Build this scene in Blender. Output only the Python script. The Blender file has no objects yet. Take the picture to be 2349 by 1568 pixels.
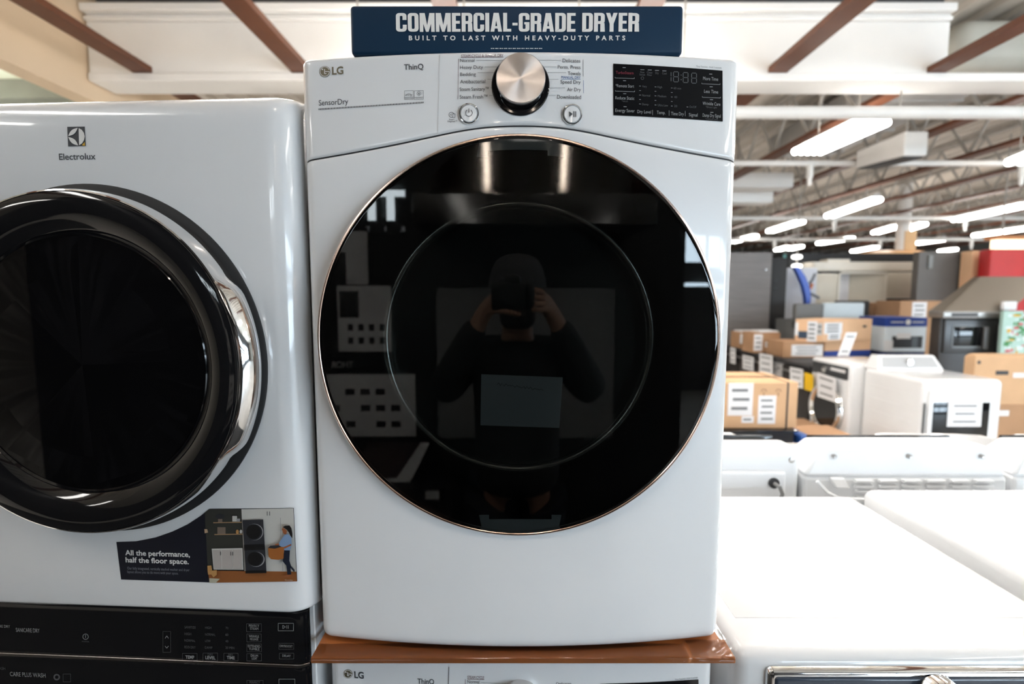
import bpy, bmesh, math, random
from mathutils import Vector, Matrix
random.seed(7)
PI = math.pi
C = bpy.context.scene.collection

# ------------------------------------------------------------------ camera, world, exposure
W, H = 2349, 1568
F_PX, PITCH, ZE = 1168.0, math.atan(109 / 1168.0), 1.625
cam = bpy.data.cameras.new('camera')
cam.sensor_width = 36.0
cam.lens = F_PX / W * 36.0
cam.clip_start, cam.clip_end = 0.02, 200
cam.dof.use_dof = True
cam.dof.focus_distance = 0.80
cam.dof.aperture_fstop = 2.8
cam_ob = bpy.data.objects.new('view_camera', cam)
cam_ob.location = (0, 0, ZE)
cam_ob.rotation_euler = (PI / 2 - PITCH, 0, 0)
C.objects.link(cam_ob)
sc = bpy.context.scene
sc.camera = cam_ob
sc.view_settings.view_transform = 'Standard'
sc.view_settings.look = 'None'
sc.view_settings.gamma = 1.0
sc.view_settings.use_curve_mapping = False
sc.view_settings.exposure = 0.19
sc.cycles.use_denoising = True
sc.cycles.max_bounces = 10
sc.cycles.diffuse_bounces = 4
sc.cycles.glossy_bounces = 4
sc.cycles.transparent_max_bounces = 12
sc.cycles.caustics_reflective = False
sc.cycles.caustics_refractive = False
sc.cycles.sample_clamp_indirect = 40.0

wd = bpy.data.worlds.new('daylight')
sc.world = wd
wd.use_nodes = True
bgn = wd.node_tree.nodes['Background']
bgn.inputs[0].default_value = (0.75, 0.87, 1.0, 1)
bgn.inputs[1].default_value = 1.0
LAMP = 13.5           # radiance of the fluorescent tubes
DAY = 17.0            # radiance of the daylit window panes

# ------------------------------------------------------------------ pixel rays (photo frame)
CP, SP = math.cos(PITCH), math.sin(PITCH)
def ray(u, v):
    a, b = (u - W / 2) / F_PX, (v - H / 2) / F_PX
    return Vector((a, CP - b * SP, -SP - b * CP))
def P(u, v, y):
    d = ray(u, v); t = y / d.y
    return Vector((d.x * t, y, ZE + d.z * t))
def PP(u, v, x):
    d = ray(u, v); t = x / d.x
    return Vector((x, d.y * t, ZE + d.z * t))
def PX(u, y, v=700): return P(u, v, y).x
def PZ(v, y): return P(W / 2, v, y).z

# ------------------------------------------------------------------ materials
def L1(c):
    c = c / 255.0
    return c / 12.92 if c <= 0.04045 else ((c + 0.055) / 1.055) ** 2.4
def S(r, g, b): return (L1(r), L1(g), L1(b), 1)
MATS = {}
def mat(name, col, rough=0.5, metal=0.0, coat=0.0, emit=0.0, ecol=None, var=0.03, scale=6.0, spec=0.5, bump=0.0, stretch=None, aniso=0.0):
    if name in MATS: return MATS[name]
    m = bpy.data.materials.new(name); m.use_nodes = True
    nt = m.node_tree; b = nt.nodes['Principled BSDF']
    b.inputs['Base Color'].default_value = col
    b.inputs['Roughness'].default_value = rough
    b.inputs['Metallic'].default_value = metal
    b.inputs['Specular IOR Level'].default_value = spec
    b.inputs['Coat Weight'].default_value = coat
    b.inputs['Coat Roughness'].default_value = 0.03
    if aniso:
        b.inputs['Anisotropic'].default_value = aniso
    if emit:
        b.inputs['Emission Color'].default_value = ecol or col
        b.inputs['Emission Strength'].default_value = emit
    if var or bump:
        tc = nt.nodes.new('ShaderNodeTexCoord')
        mp = nt.nodes.new('ShaderNodeMapping')
        if stretch: mp.inputs['Scale'].default_value = stretch
        nz = nt.nodes.new('ShaderNodeTexNoise')
        nz.inputs['Scale'].default_value = scale
        nz.inputs['Detail'].default_value = 4
        nt.links.new(tc.outputs['Object'], mp.inputs['Vector'])
        nt.links.new(mp.outputs['Vector'], nz.inputs['Vector'])
        if var:
            cr = nt.nodes.new('ShaderNodeValToRGB')
            cr.color_ramp.elements[0].position = 0.3; cr.color_ramp.elements[1].position = 0.7
            cr.color_ramp.elements[0].color = tuple(max(0, x * (1 - var)) for x in col[:3]) + (1,)
            cr.color_ramp.elements[1].color = tuple(min(1, x * (1 + var)) for x in col[:3]) + (1,)
            nt.links.new(nz.outputs['Fac'], cr.inputs['Fac'])
            nt.links.new(cr.outputs['Color'], b.inputs['Base Color'])
        if bump:
            bp = nt.nodes.new('ShaderNodeBump'); bp.inputs['Strength'].default_value = bump
            bp.inputs['Distance'].default_value = 0.002
            nt.links.new(nz.outputs['Fac'], bp.inputs['Height'])
            nt.links.new(bp.outputs['Normal'], b.inputs['Normal'])
    MATS[name] = m
    return m
def glassy(name, tint, ior=1.5, rough=0.0):
    """tinted see-through pane: mirror reflection by Fresnel over a tinted clear pass"""
    m = bpy.data.materials.new(name); m.use_nodes = True
    nt = m.node_tree; nt.nodes.clear()
    o = nt.nodes.new('ShaderNodeOutputMaterial'); mx = nt.nodes.new('ShaderNodeMixShader')
    fr = nt.nodes.new('ShaderNodeFresnel'); fr.inputs['IOR'].default_value = ior
    tr = nt.nodes.new('ShaderNodeBsdfTransparent'); tr.inputs['Color'].default_value = tint
    gl = nt.nodes.new('ShaderNodeBsdfGlossy'); gl.inputs['Roughness'].default_value = rough
    nt.links.new(fr.outputs[0], mx.inputs[0]); nt.links.new(tr.outputs[0], mx.inputs[1])
    nt.links.new(gl.outputs[0], mx.inputs[2]); nt.links.new(mx.outputs[0], o.inputs['Surface'])
    MATS[name] = m
    return m

ENAMEL = mat('white_enamel', (0.80, 0.805, 0.81, 1), 0.22, coat=0.6, var=0.008)
ENAMEL2 = mat('white_enamel_satin', (0.82, 0.82, 0.82, 1), 0.3, coat=0.3, var=0.01)
PLASTIC = mat('white_plastic', (0.80, 0.81, 0.82, 1), 0.35, var=0.01)
BLACKG = mat('black_gloss', (0.006, 0.006, 0.007, 1), 0.06, coat=0.0, var=0)
BLACKM = mat('black_matte', (0.012, 0.012, 0.013, 1), 0.6, var=0.1)
DARKG = mat('dark_grey', (0.03, 0.03, 0.032, 1), 0.5, var=0.08)
CHROME = mat('chrome', (0.82, 0.82, 0.82, 1), 0.05, metal=1, var=0)
STEEL = mat('brushed_steel', (0.50, 0.49, 0.48, 1), 0.28, metal=1, var=0.06, scale=60, stretch=(1, 40, 40), aniso=0.0)
PRINT = mat('grey_print', S(62, 64, 68), 0.6, var=0)
PALEP = mat('pale_print', S(120, 122, 124), 0.6, var=0)
BROWNP = mat('brown_print', S(105, 70, 75), 0.6, var=0)
BLUEP = mat('blue_print', S(60, 105, 160), 0.6, var=0)
REDP = mat('red_print', S(110, 22, 40), 0.6, var=0)
WHITEP = mat('white_print', S(232, 230, 226), 0.6, var=0)
PAPER = mat('white_paper', (0.78, 0.78, 0.79, 1), 0.7, var=0.02)
CARD = mat('cardboard', S(205, 166, 128), 0.8, var=0.06, scale=5)
CARD2 = mat('cardboard_brown', S(176, 136, 102), 0.8, var=0.07, scale=5)
CARD3 = mat('cardboard_pale', S(222, 180, 142), 0.8, var=0.05, scale=5)
TAPE = mat('packing_tape', S(150, 106, 70), 0.35, var=0.03)
BLUE = mat('blue_card', S(28, 60, 140), 0.5, var=0.04)
RED = mat('red_paint', S(178, 18, 18), 0.45, var=0.06)
TUBE = mat('lit_fluorescent', (1, 1, 1, 1), 0.5, emit=LAMP, ecol=(1.0, 0.97, 0.925, 1), var=0)

# ------------------------------------------------------------------ mesh builder
class MB:
    def __init__(s): s.v = []; s.f = []; s.m = []
    def add(s, vs, fs, mi=0):
        o = len(s.v); s.v += [tuple(x) for x in vs]
        for f in fs: s.f.append([i + o for i in f]); s.m.append(mi)
        return s
    def box(s, x0, x1, y0, y1, z0, z1, mi=0):
        vs = [(x, y, z) for z in (z0, z1) for y in (y0, y1) for x in (x0, x1)]
        return s.add(vs, [(0, 2, 3, 1), (4, 5, 7, 6), (0, 1, 5, 4), (2, 6, 7, 3), (0, 4, 6, 2), (1, 3, 7, 5)], mi)
    def bm(s, bm, mi=0):
        bm.verts.index_update()
        return s.add([v.co[:] for v in bm.verts], [[v.index for v in f.verts] for f in bm.faces], mi)
    def rbox(s, x0, x1, y0, y1, z0, z1, r=0.01, seg=3, mi=0, edges=None):
        bm = bmesh.new(); bmesh.ops.create_cube(bm, size=1)
        for v in bm.verts:
            v.co = Vector(((x0 + x1) / 2 + v.co.x * (x1 - x0), (y0 + y1) / 2 + v.co.y * (y1 - y0), (z0 + z1) / 2 + v.co.z * (z1 - z0)))
        es = [e for e in bm.edges if edges is None or edges((e.verts[0].co + e.verts[1].co) / 2, e)]
        bmesh.ops.bevel(bm, geom=es, offset=r, segments=seg, profile=0.5, affect='EDGES', clamp_overlap=True)
        s.bm(bm, mi); bm.free(); return s
    def prism(s, poly, a0, a1, axis='y', mi=0):
        """poly of 2-D points extruded along axis: y -> (x,z), x -> (y,z), z -> (x,y)"""
        n = len(poly)
        def q(p, a):
            return (p[0], a, p[1]) if axis == 'y' else (a, p[0], p[1]) if axis == 'x' else (p[0], p[1], a)
        vs = [q(p, a0) for p in poly] + [q(p, a1) for p in poly]
        fs = [list(range(n)), list(range(2 * n - 1, n - 1, -1))] + [(i, i + n, (i + 1) % n + n, (i + 1) % n) for i in range(n)]
        return s.add(vs, fs, mi)
    def hexa(s, lo, hi, mi=0):
        """eight corners: four lower (in turn), four upper"""
        return s.add(list(lo) + list(hi), [(3, 2, 1, 0), (4, 5, 6, 7), (0, 1, 5, 4), (1, 2, 6, 5), (2, 3, 7, 6), (3, 0, 4, 7)], mi)
    def lathe(s, prof, c, n=64, axis='y', mi=0, rmod=None, close=True):
        """prof: (radius, h) with h along -axis from c"""
        vs = []; fs = []; k = len(prof)
        for j in range(n):
            t = 2 * PI * j / n
            for (r, h) in prof:
                rr = r + (rmod(t, r, h) if rmod else 0)
                a, b = rr * math.cos(t), rr * math.sin(t)
                vs.append((c[0] + a, c[1] - h, c[2] + b) if axis == 'y' else (c[0] + a, c[1] + b, c[2] + h) if axis == 'z' else (c[0] + h, c[1] + a, c[2] + b))
        for j in range(n):
            for i in range(k - 1):
                fs.append((j * k + i, j * k + i + 1, ((j + 1) % n) * k + i + 1, ((j + 1) % n) * k + i))
        if close:
            if prof[-1][0] > 1e-6: fs.append([j * k + k - 1 for j in range(n)])
            if prof[0][0] > 1e-6: fs.append([j * k for j in range(n - 1, -1, -1)])
        return s.add(vs, fs, mi)
    def tube(s, path, r, n=10, mi=0, cap=True):
        path = [Vector(p) for p in path]; vs = []; fs = []
        rs = r if isinstance(r, (list, tuple)) else [r] * len(path)
        up = None
        for i, p in enumerate(path):
            d = (path[min(i + 1, len(path) - 1)] - path[max(i - 1, 0)]).normalized()
            if up is None:
                up = d.cross(Vector((0, 0, 1)) if abs(d.z) < 0.9 else Vector((1, 0, 0))).normalized()
            else:
                up = (up - d * up.dot(d)).normalized()
            w = d.cross(up)
            for j in range(n):
                t = 2 * PI * j / n
                vs.append(p + rs[i] * (math.cos(t) * up + math.sin(t) * w))
        for i in range(len(path) - 1):
            for j in range(n):
                fs.append((i * n + j, i * n + (j + 1) % n, (i + 1) * n + (j + 1) % n, (i + 1) * n + j))
        if cap:
            fs.append(list(range(n - 1, -1, -1))); fs.append([(len(path) - 1) * n + j for j in range(n)])
        return s.add(vs, fs, mi)
    def quad(s, a, b, c, d, mi=0): return s.add([a, b, c, d], [(0, 1, 2, 3)], mi)
    def bar(s, a, b, w, h=None, mi=0):
        """square bar from a to b"""
        h = h or w; a, b = Vector(a), Vector(b); d = (b - a).normalized()
        u = d.cross(Vector((0, 0, 1)) if abs(d.z) < 0.95 else Vector((1, 0, 0))).normalized(); q = d.cross(u)
        cs = [(-1, -1), (1, -1), (1, 1), (-1, 1)]
        return s.hexa([a + u * w / 2 * i + q * h / 2 * j for i, j in cs], [b + u * w / 2 * i + q * h / 2 * j for i, j in cs], mi)

ROOTM = {}
def root(name, label, cat, loc=(0, 0, 0), rz=0.0, group=None):
    o = bpy.data.objects.new(name, None); C.objects.link(o)
    o.empty_display_size = 0.05
    o.location = loc; o.rotation_euler = (0, 0, rz)
    o['label'] = label; o['category'] = cat
    if group: o['group'] = group
    ROOTM[o.name] = Matrix.Translation(loc) @ Matrix.Rotation(rz, 4, 'Z')
    return o
def top_of(o):
    while o.parent: o = o.parent
    return o
def obj(name, mb, mats, parent=None, label=None, cat=None, group=None, kind=None, local=False, sharp=0.6, bevel=0.0):
    """link one mesh object; vertices are world coordinates unless local"""
    me = bpy.data.meshes.new(name)
    vs = [Vector(v) for v in mb.v]
    loc = None
    if parent is not None:
        if not local:
            inv = ROOTM[top_of(parent).name].inverted() if top_of(parent).name in ROOTM else Matrix.Identity(4)
            vs = [inv @ v for v in vs]
    else:
        xs = [v.x for v in vs]; ys = [v.y for v in vs]; zs = [v.z for v in vs]
        loc = Vector(((min(xs) + max(xs)) / 2, (min(ys) + max(ys)) / 2, min(zs)))
        vs = [v - loc for v in vs]
    me.from_pydata([v[:] for v in vs], [], mb.f)
    for m in (mats if isinstance(mats, (list, tuple)) else [mats]): me.materials.append(m)
    me.polygons.foreach_set('material_index', mb.m)
    me.polygons.foreach_set('use_smooth', [True] * len(me.polygons))
    me.update()
    bm = bmesh.new(); bm.from_mesh(me)
    bmesh.ops.recalc_face_normals(bm, faces=bm.faces); bm.to_mesh(me); bm.free()
    me.set_sharp_from_angle(angle=sharp)
    o = bpy.data.objects.new(name, me); C.objects.link(o)
    if parent is not None: o.parent = parent
    elif loc is not None:
        o.location = loc; ROOTM[o.name] = Matrix.Translation(loc)
    if bevel:
        bv = o.modifiers.new('edge', 'BEVEL'); bv.width = bevel; bv.segments = 2; bv.limit_method = 'ANGLE'
    if label: o['label'] = label
    if cat: o['category'] = cat
    if group: o['group'] = group
    if kind: o['kind'] = kind
    return o
def many(name, mbs, mats, parent, **k): return [obj(name, m, mats, parent=parent, **k) for m in mbs]
def feet(parent, pts, r=.024, h=.022, **k):
    many('foot', [MB().lathe([(0, z), (r, z), (r, z + h * .55), (r * .5, z + h)], (x, y, 0), 14, 'z') for x, y, z in pts], BLACKM, parent, **k)
def struct(name, mb, mats, **k): return obj(name, mb, mats, kind='structure', **k)

# ------------------------------------------------------------------ lettering
_tc = {}
def tshape(s, bold=0.0, space=1.0):
    key = (s, bold, space)
    if key in _tc: return _tc[key]
    cu = bpy.data.curves.new('t', 'FONT'); cu.body = s; cu.size = 1; cu.resolution_u = 3
    cu.offset = bold; cu.space_character = space; cu.fill_mode = 'FRONT'
    o = bpy.data.objects.new('t', cu)
    me = bpy.data.meshes.new_from_object(o)
    vs = [(v.co.x, v.co.y) for v in me.vertices]; fs = [list(p.vertices) for p in me.polygons]
    bpy.data.objects.remove(o); bpy.data.meshes.remove(me); bpy.data.curves.remove(cu)
    _tc[key] = (vs, fs)
    return vs, fs
CAPH = max(v[1] for v in tshape('H')[0])
class Face:
    """a printed surface y = fy(x) of a thing, reached by photo rays; local frame of the thing"""
    def __init__(s, M, fy, eps=0.0006): s.M = M; s.inv = M.inverted(); s.fy = fy; s.eps = eps
    def hit(s, u, v):
        o = s.inv @ Vector((0, 0, ZE)); d = s.inv.to_3x3() @ ray(u, v)
        t = (s.fy(0) - o.y) / d.y
        for _ in range(12): t = (s.fy(o.x + t * d.x) - o.y) / d.y
        return (o.x + t * d.x, o.z + t * d.z)
    def put(s, x, z, lift=1.0): return s.M @ Vector((x, s.fy(x) - s.eps * lift, z))
    def text(s, mb, body, u0, u1, vb, vc, mi=0, bold=0.0, space=1.0, lift=1.0):
        vs, fs = tshape(body, bold, space)
        x0 = min(p[0] for p in vs); x1 = max(p[0] for p in vs)
        a = s.hit(u0, vb); b = s.hit(u1, vb); t = s.hit((u0 + u1) / 2, vc); m = s.hit((u0 + u1) / 2, vb)
        k = (b[0] - a[0]) / (x1 - x0); kz = (t[1] - m[1]) / CAPH
        mb.add([s.put(a[0] + (p[0] - x0) * k, m[1] + p[1] * kz, lift) for p in vs], fs, mi)
    def poly(s, mb, pts, mi=0, lift=1.0):
        mb.add([s.put(*s.hit(u, v), lift) for u, v in pts], [list(range(len(pts)))], mi)
    def line(s, mb, u0, v0, u1, v1, w, mi=0, lift=1.0, n=1):
        for i in range(n):
            a = (u0 + (u1 - u0) * i / n, v0 + (v1 - v0) * i / n); b = (u0 + (u1 - u0) * (i + 1) / n, v0 + (v1 - v0) * (i + 1) / n)
            d = Vector((b[0] - a[0], b[1] - a[1])); d.normalize(); q = Vector((-d.y, d.x)) * w / 2
            s.poly(mb, [(a[0] + q.x, a[1] + q.y), (b[0] + q.x, b[1] + q.y), (b[0] - q.x, b[1] - q.y), (a[0] - q.x, a[1] - q.y)], mi, lift)
    def ring(s, mb, u, v, r0, r1, mi=0, a0=0, a1=360, n=40, lift=1.0):
        for i in range(n):
            t0 = math.radians(a0 + (a1 - a0) * i / n); t1 = math.radians(a0 + (a1 - a0) * (i + 1) / n)
            s.poly(mb, [(u + r * math.cos(t), v - r * math.sin(t)) for r, t in ((r0, t0), (r1, t0), (r1, t1), (r0, t1))], mi, lift)
    def disc(s, mb, u, v, r, mi=0, lift=1.0, n=32):
        s.poly(mb, [(u + r * math.cos(2 * PI * i / n), v - r * math.sin(2 * PI * i / n)) for i in range(n)], mi, lift)
# ================================================================== the room
X0, X1, Y0, Y1, DECK = -9.0, 26.0, -7.0, 33.0, 4.45
M_FLOOR = mat('polished_concrete', (0.60, 0.58, 0.55, 1), 0.35, var=0.12, scale=1.5)
M_DECK = mat('painted_roof_deck', (0.66, 0.60, 0.53, 1), 0.7, var=0.12, scale=0.8)
M_WALL = mat('warm_white_wall', (0.68, 0.64, 0.57, 1), 0.8, var=0.04, scale=1.2)
M_TAN = mat('tan_wall_paint', S(232, 208, 178), 0.7, var=0.05, scale=0.9)
M_BULK = mat('white_bulkhead_paint', (0.92, 0.90, 0.87, 1), 0.6, var=0.03, scale=1.5)
M_GREENW = mat('green_light_pale', S(226, 236, 216), 0.6, var=0.03)  # white bulkhead; the green tint of its lighting is put into the colour
M_GREENB = mat('green_light_grey', S(140, 146, 132), 0.6, var=0.05)  # lower band, greenish lighting put into the colour as well
M_RED = mat('oxide_red_steel', S(98, 55, 32), 0.45, var=0.12, scale=4)
M_WEB = mat('grey_joist_paint', (0.42, 0.39, 0.35, 1), 0.6, var=0.1)
M_PIPE = mat('white_pipe_paint', (0.76, 0.74, 0.71, 1), 0.45, var=0.03)
M_DUCT = mat('cream_duct_paint', (0.52, 0.51, 0.45, 1), 0.55, var=0.04)
M_GALV = mat('galvanised_sheet', (0.5, 0.49, 0.475, 1), 0.5, metal=0.15, var=0.06)
M_PANE = mat('daylit_pane', (0.75, 0.88, 1, 1), 0.2, emit=DAY, ecol=(0.70, 0.86, 1.0, 1), var=0)

struct('floor', MB().box(X0, X1, Y0, Y1, -0.1, 0), M_FLOOR)
mb = MB(); pitch = 0.30; n = int((X1 - X0) / pitch)
for i in range(n):                                   # ribbed steel deck
    a = X0 + i * pitch
    for (p, q) in (((a, DECK), (a + .12, DECK)), ((a + .12, DECK), (a + .15, DECK + .05)), ((a + .15, DECK + .05), (a + .27, DECK + .05)), ((a + .27, DECK + .05), (a + .30, DECK))):
        mb.quad((p[0], Y0, p[1]), (q[0], Y0, q[1]), (q[0], Y1, q[1]), (p[0], Y1, p[1]))
mb.box(X0, X1, Y0, Y1, DECK + .06, DECK + .2)
struct('ceiling', mb, M_DECK, sharp=0.3)
struct('wall_left', MB().box(X0 - .2, X0, Y0, Y1, 0, DECK + .2), M_WALL)
struct('wall_right', MB().box(X1, X1 + .2, Y0, Y1, 0, DECK + .2), M_WALL)
struct('wall_back', MB().box(X0 - .2, X1 + .2, Y1, Y1 + .2, 0, DECK + .2), M_WALL)
mb = MB()                                            # shop front behind the photographer, with window openings
wins = [(2.85, 11.0, 2.12, 2.80), (2.85, 11.0, 1.72, 1.86), (4.4, 11.0, 0.5, 1.55), (12.0, 20.0, 0.6, 2.9)]
def wall_with_holes(mb, y0, y1, holes):
    xs = sorted({X0 - .2, X1 + .2} | {h[0] for h in holes} | {h[1] for h in holes})
    zs = sorted({0.0, DECK + .2} | {h[2] for h in holes} | {h[3] for h in holes})
    for i in range(len(xs) - 1):
        for j in range(len(zs) - 1):
            cx, cz = (xs[i] + xs[i + 1]) / 2, (zs[j] + zs[j + 1]) / 2
            if not any(h[0] < cx < h[1] and h[2] < cz < h[3] for h in holes):
                mb.box(xs[i], xs[i + 1], y0, y1, zs[j], zs[j + 1])
wall_with_holes(mb, Y0 - .2, Y0, wins)
struct('wall_front', mb, mat('shopfront_dark', (0.10, 0.10, 0.11, 1), 0.6, var=0.08))
for k, (a, b, c, d) in enumerate(wins):
    w = struct('window_%d' % (k + 1), MB().box(a, b, Y0 - .12, Y0 - .1, c, d), M_PANE)
    mb = MB()
    nn = max(2, int((b - a) / 1.1))
    for i in range(nn + 1):
        x = a + (b - a) * i / nn
        mb.box(max(a, x - .03), min(b, x + .03), Y0 - .1, Y0 + .02, c, d)
    mb.box(a, b, Y0 - .1, Y0 + .02, c, c + .04); mb.box(a, b, Y0 - .1, Y0 + .02, d - .04, d)
    obj('window_frame', mb, DARKG, parent=w)

# ---- bulkheads
YB0, YB1, ZB = 4.81, 5.11, 3.55
mb = MB().box(-3.84, 3.95, YB0 + .02, YB1, ZB + .07, 4.07)
mb.box(-3.84, 3.95, YB0 - .01, YB1, 4.07, 4.11); mb.box(-3.84, 3.95, YB0 - .05, YB1, 4.13, 4.20); mb.box(-3.84, 3.95, YB0 + .02, YB1, 4.10, 4.14)
mb.box(-3.84, 9.5, YB0, YB1 + .02, ZB, ZB + .075)
struct('trim_1', mb, M_BULK, bevel=0.012)
struct('trim_2', MB().box(-4.05, -3.86, 0.6, 6.4, 3.40, 4.42), M_TAN)
mb = MB().box(-9, -4.06, 5.16, 5.3, 3.70, 4.42, 0); mb.box(-9, -4.06, 5.14, 5.4, 3.52, 3.70, 1)
struct('trim_3', mb, [M_GREENW, M_GREENB])
# services above the bulkhead; a dark box stands in for the shaded void
mb = MB()
for x in (-3.0, -1.9, -0.6, 0.8, 2.2, 3.4):
    mb.bar((x, 4.0, 4.25), (x + 0.5, 4.75, 4.40), .05); mb.bar((x + .5, 4.0, 4.38), (x, 4.7, 4.24), .035)
mb.box(-3.8, 5, 4.30, 4.36, 4.28, 4.34)
struct('trim_4', mb, M_WEB)
struct('trim_5', MB().box(-3.8, 3.95, 4.92, 5.08, 4.21, 4.42), mat('void_shade_dark', (.07, .07, .07, 1), .6, var=.1))  # dark colour imitates the unlit void behind the bulkhead top

# ---- roof joists (oxide red bottom chord, grey web and top chord)
ZJ = 3.627
def joist(x, ya, yb, web=True):
    mb = MB().box(x - .085, x + .085, ya, yb, ZJ, ZJ + .05, 0)
    if web:
        mb.box(x - .05, x + .05, ya, yb, 4.33, 4.40, 1)
        y = ya + .8; s = 0
        while y < yb - .5:
            za, zb = (ZJ + .05, 4.33) if s % 2 == 0 else (4.33, ZJ + .05)
            mb.bar((x, y, za), (x, y + .45, zb), .03, mi=1); y += .45; s += 1
    return struct('ceiling_joist', mb, [M_RED, M_WEB])
for i in range(6):
    joist(-3.35 + 1.42 * i + (0.02 * i), -1.5, YB0 + .02, False)
for i in range(16):
    joist(-3.35 + 1.44 * i, YB1 + .02, Y1, i >= 4)

# ---- services under the deck
def pipe(y, z, r, xa, xb, drops, label, lab_part='white sprinkler head'):
    mb = MB().tube([(xa, y, z), ((xa + xb) / 2, y, z), (xb, y, z)], r, 14)
    o = obj('sprinkler_pipe', mb, M_PIPE, label=label, cat='pipe')
    many('hanger_rod', [MB().tube([(x, y, z + r * .8), (x, y, DECK + .03)], .008, 6) for x in [xa + .6 + 2.8 * k for k in range(int((xb - xa - .6) / 2.8) + 1)]], M_WEB, o)
    for x in drops:
        d = MB().lathe([(.0, -.30), (.02, -.30), (.03, -.27), (.032, -.2), (.045, -.19), (.045, -.06), (.05, -.04), (.05, -r * .5)], (x, y, z), 12, 'z')
        obj('sprinkler_head', d, M_PIPE, parent=o)
    return o
pipe(5.04, 3.35, .058, -2.5, 9.0, [], 'thick white pipe running level just under the white bulkhead')
pipe(7.2, 3.42, .04, -2, 16, [PX(1858, 7.2, 385), PX(2345, 7.2, 385)], 'thin white sprinkler pipe crossing below the boxy hanging unit')
pipe(12.0, 3.38, .05, -2, 20, [PX(1914, 12, 510), PX(2215, 12, 510)], 'far white sprinkler pipe with two short drops beside the white column')
pipe(15.6, 3.28, .05, -2, 22, [PX(1778, 15.6, 540), PX(2021, 15.6, 540), PX(2230, 15.6, 545)], 'farthest white sprinkler pipe, low behind the rows of lit lights')

# cream duct, upper right
zb = PZ(146, 5.2)
xa = PX(2207, 5.2, 90)
o = root('air_duct', 'large rounded cream air duct at the top right end of the white bulkhead', 'duct', (xa + 1.2, 5.5, zb))
obj('duct_body', MB().rbox(xa, xa + 2.4, 5.2, 5.85, zb, 4.32, .15, 6), M_DUCT, parent=o)
obj('duct_collar', MB().rbox(xa + 1.9, xa + 1.96, 5.17, 5.88, zb - .03, 4.325, .2, 5), M_DUCT, parent=o)
# rectangular duct along the aisle
o = root('ventilation_duct', 'wide flat grey ventilation duct running away behind the hanging unit', 'duct', (4.9, 5.3, 3.8))
obj('duct_body', MB().rbox(4.35, 5.35, 5.95, 8.9, 3.93, 4.26, .02, 2), M_GALV, parent=o)
many('duct_flange', [MB().box(4.32, 5.38, y, y + .05, 3.915, 4.28) for y in (6.3, 7.4, 8.5)], M_GALV, o)
obj('duct_hanger', MB().box(4.5, 4.53, 6.8, 6.83, 4.2, DECK + .03), M_WEB, parent=o)
for (v, y, u1, lab) in ((412, 9.2, 1822, 'white square duct end just right of the tall dryer, the nearer one'), (448, 9.9, 1775, 'white square duct end just right of the tall dryer, the lower farther one')):
    o = root('branch_duct', lab, 'duct', (PX(u1, y, v) - 1, y, PZ(v, y)))
    z = PZ(v, y)
    obj('duct_body', MB().rbox(PX(1560, y, v), PX(u1, y, v), y, y + .4, z - .13, z + .13, .03, 3), M_BULK, parent=o)
    obj('duct_hanger', MB().box(PX(1700, y, v), PX(1700, y, v) + .03, y + .2, y + .23, z + .1, DECK + .03), M_WEB, parent=o)

# boxy unit hung from the joists
zt, zb = PZ(300, 6.3), PZ(357, 6.3)
nl, nr = P(2075, 325, 6.3), P(2130, 325, 6.3)
YU = 7.1
fl = P(1963, 365, YU)
dx, dy = fl.x - nl.x, YU - 6.3
o = root('hanging_unit', 'white boxy unit with dark underside hung next to the large lit light', 'hanging box', (nl.x, 6.3, zb))
fz0, fz1 = PZ(386, YU), PZ(346, YU)
w_ = nr.x - nl.x
obj('housing', MB().hexa([(nl.x, 6.3, zb), (nr.x, 6.3, zb), (nr.x + dx, YU, fz0), (nl.x + dx, YU, fz0)], [(nl.x, 6.3, zt), (nr.x, 6.3, zt), (nr.x + dx, YU, fz1), (nl.x + dx, YU, fz1)]), M_PIPE, parent=o, bevel=0.02)
obj('bottom_grille', MB().hexa([(nl.x + .03, 6.33, zb - .02), (nr.x - .03, 6.33, zb - .02), (nr.x + dx - .03, YU - .03, fz0 - .02), (nl.x + dx + .03, YU - .03, fz0 - .02)], [(nl.x + .03, 6.33, zb + .01), (nr.x - .03, 6.33, zb + .01), (nr.x + dx - .03, YU - .03, fz0 + .01), (nl.x + dx + .03, YU - .03, fz0 + .01)]), DARKG, parent=o)
many('hanger_rod', [MB().box(nl.x + w_ / 2 + dx * t, nl.x + w_ / 2 + dx * t + .015, 6.3 + dy * t, 6.315 + dy * t, min(zt, fz1) - .02, 3.914) for t in (.2, .8)], M_WEB, o)

# ---- fluorescent ceiling lights
ZL = 3.375
def light(xn, yn, xf, yf, w, label, group, wide=False):
    o = root('ceiling_light', label, 'ceiling light', ((xn + xf) / 2, (yn + yf) / 2, ZL), math.atan2(-(xf - xn), yf - yn), group)
    ln = math.hypot(xf - xn, yf - yn)
    h = MB()
    h.prism([(-w * .27, .012), (-w * .16, .075), (w * .16, .075), (w * .27, .012)], -ln / 2, ln / 2, 'y')
    obj('housing', h, M_PIPE, parent=o, local=True)
    k = 5 if wide else 2
    r = w * .94 / k / 2
    for i in range(k):
        x = -w * .47 + (i + .5) * w * .94 / k
        t = MB()
        t.tube([(x, -ln / 2 + .02, -.03), (x, ln / 2 - .02, -.03)], min(r, .05) if not wide else r, 10)
        obj('tube_lamp', t, TUBE, parent=o, local=True)
    many('hanger_rod', [MB().box(-.006, .006, y - .006, y + .006, .07, DECK - ZL + .04) for y in (-ln * .3, ln * .3)], M_WEB, o, local=True)
    return o
def yz(v):
    return (ZL - .03 - ZE) / ((PZ(v, 1.0) - ZE))
GL = 'lit ceiling lights over the shop floor'
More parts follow.
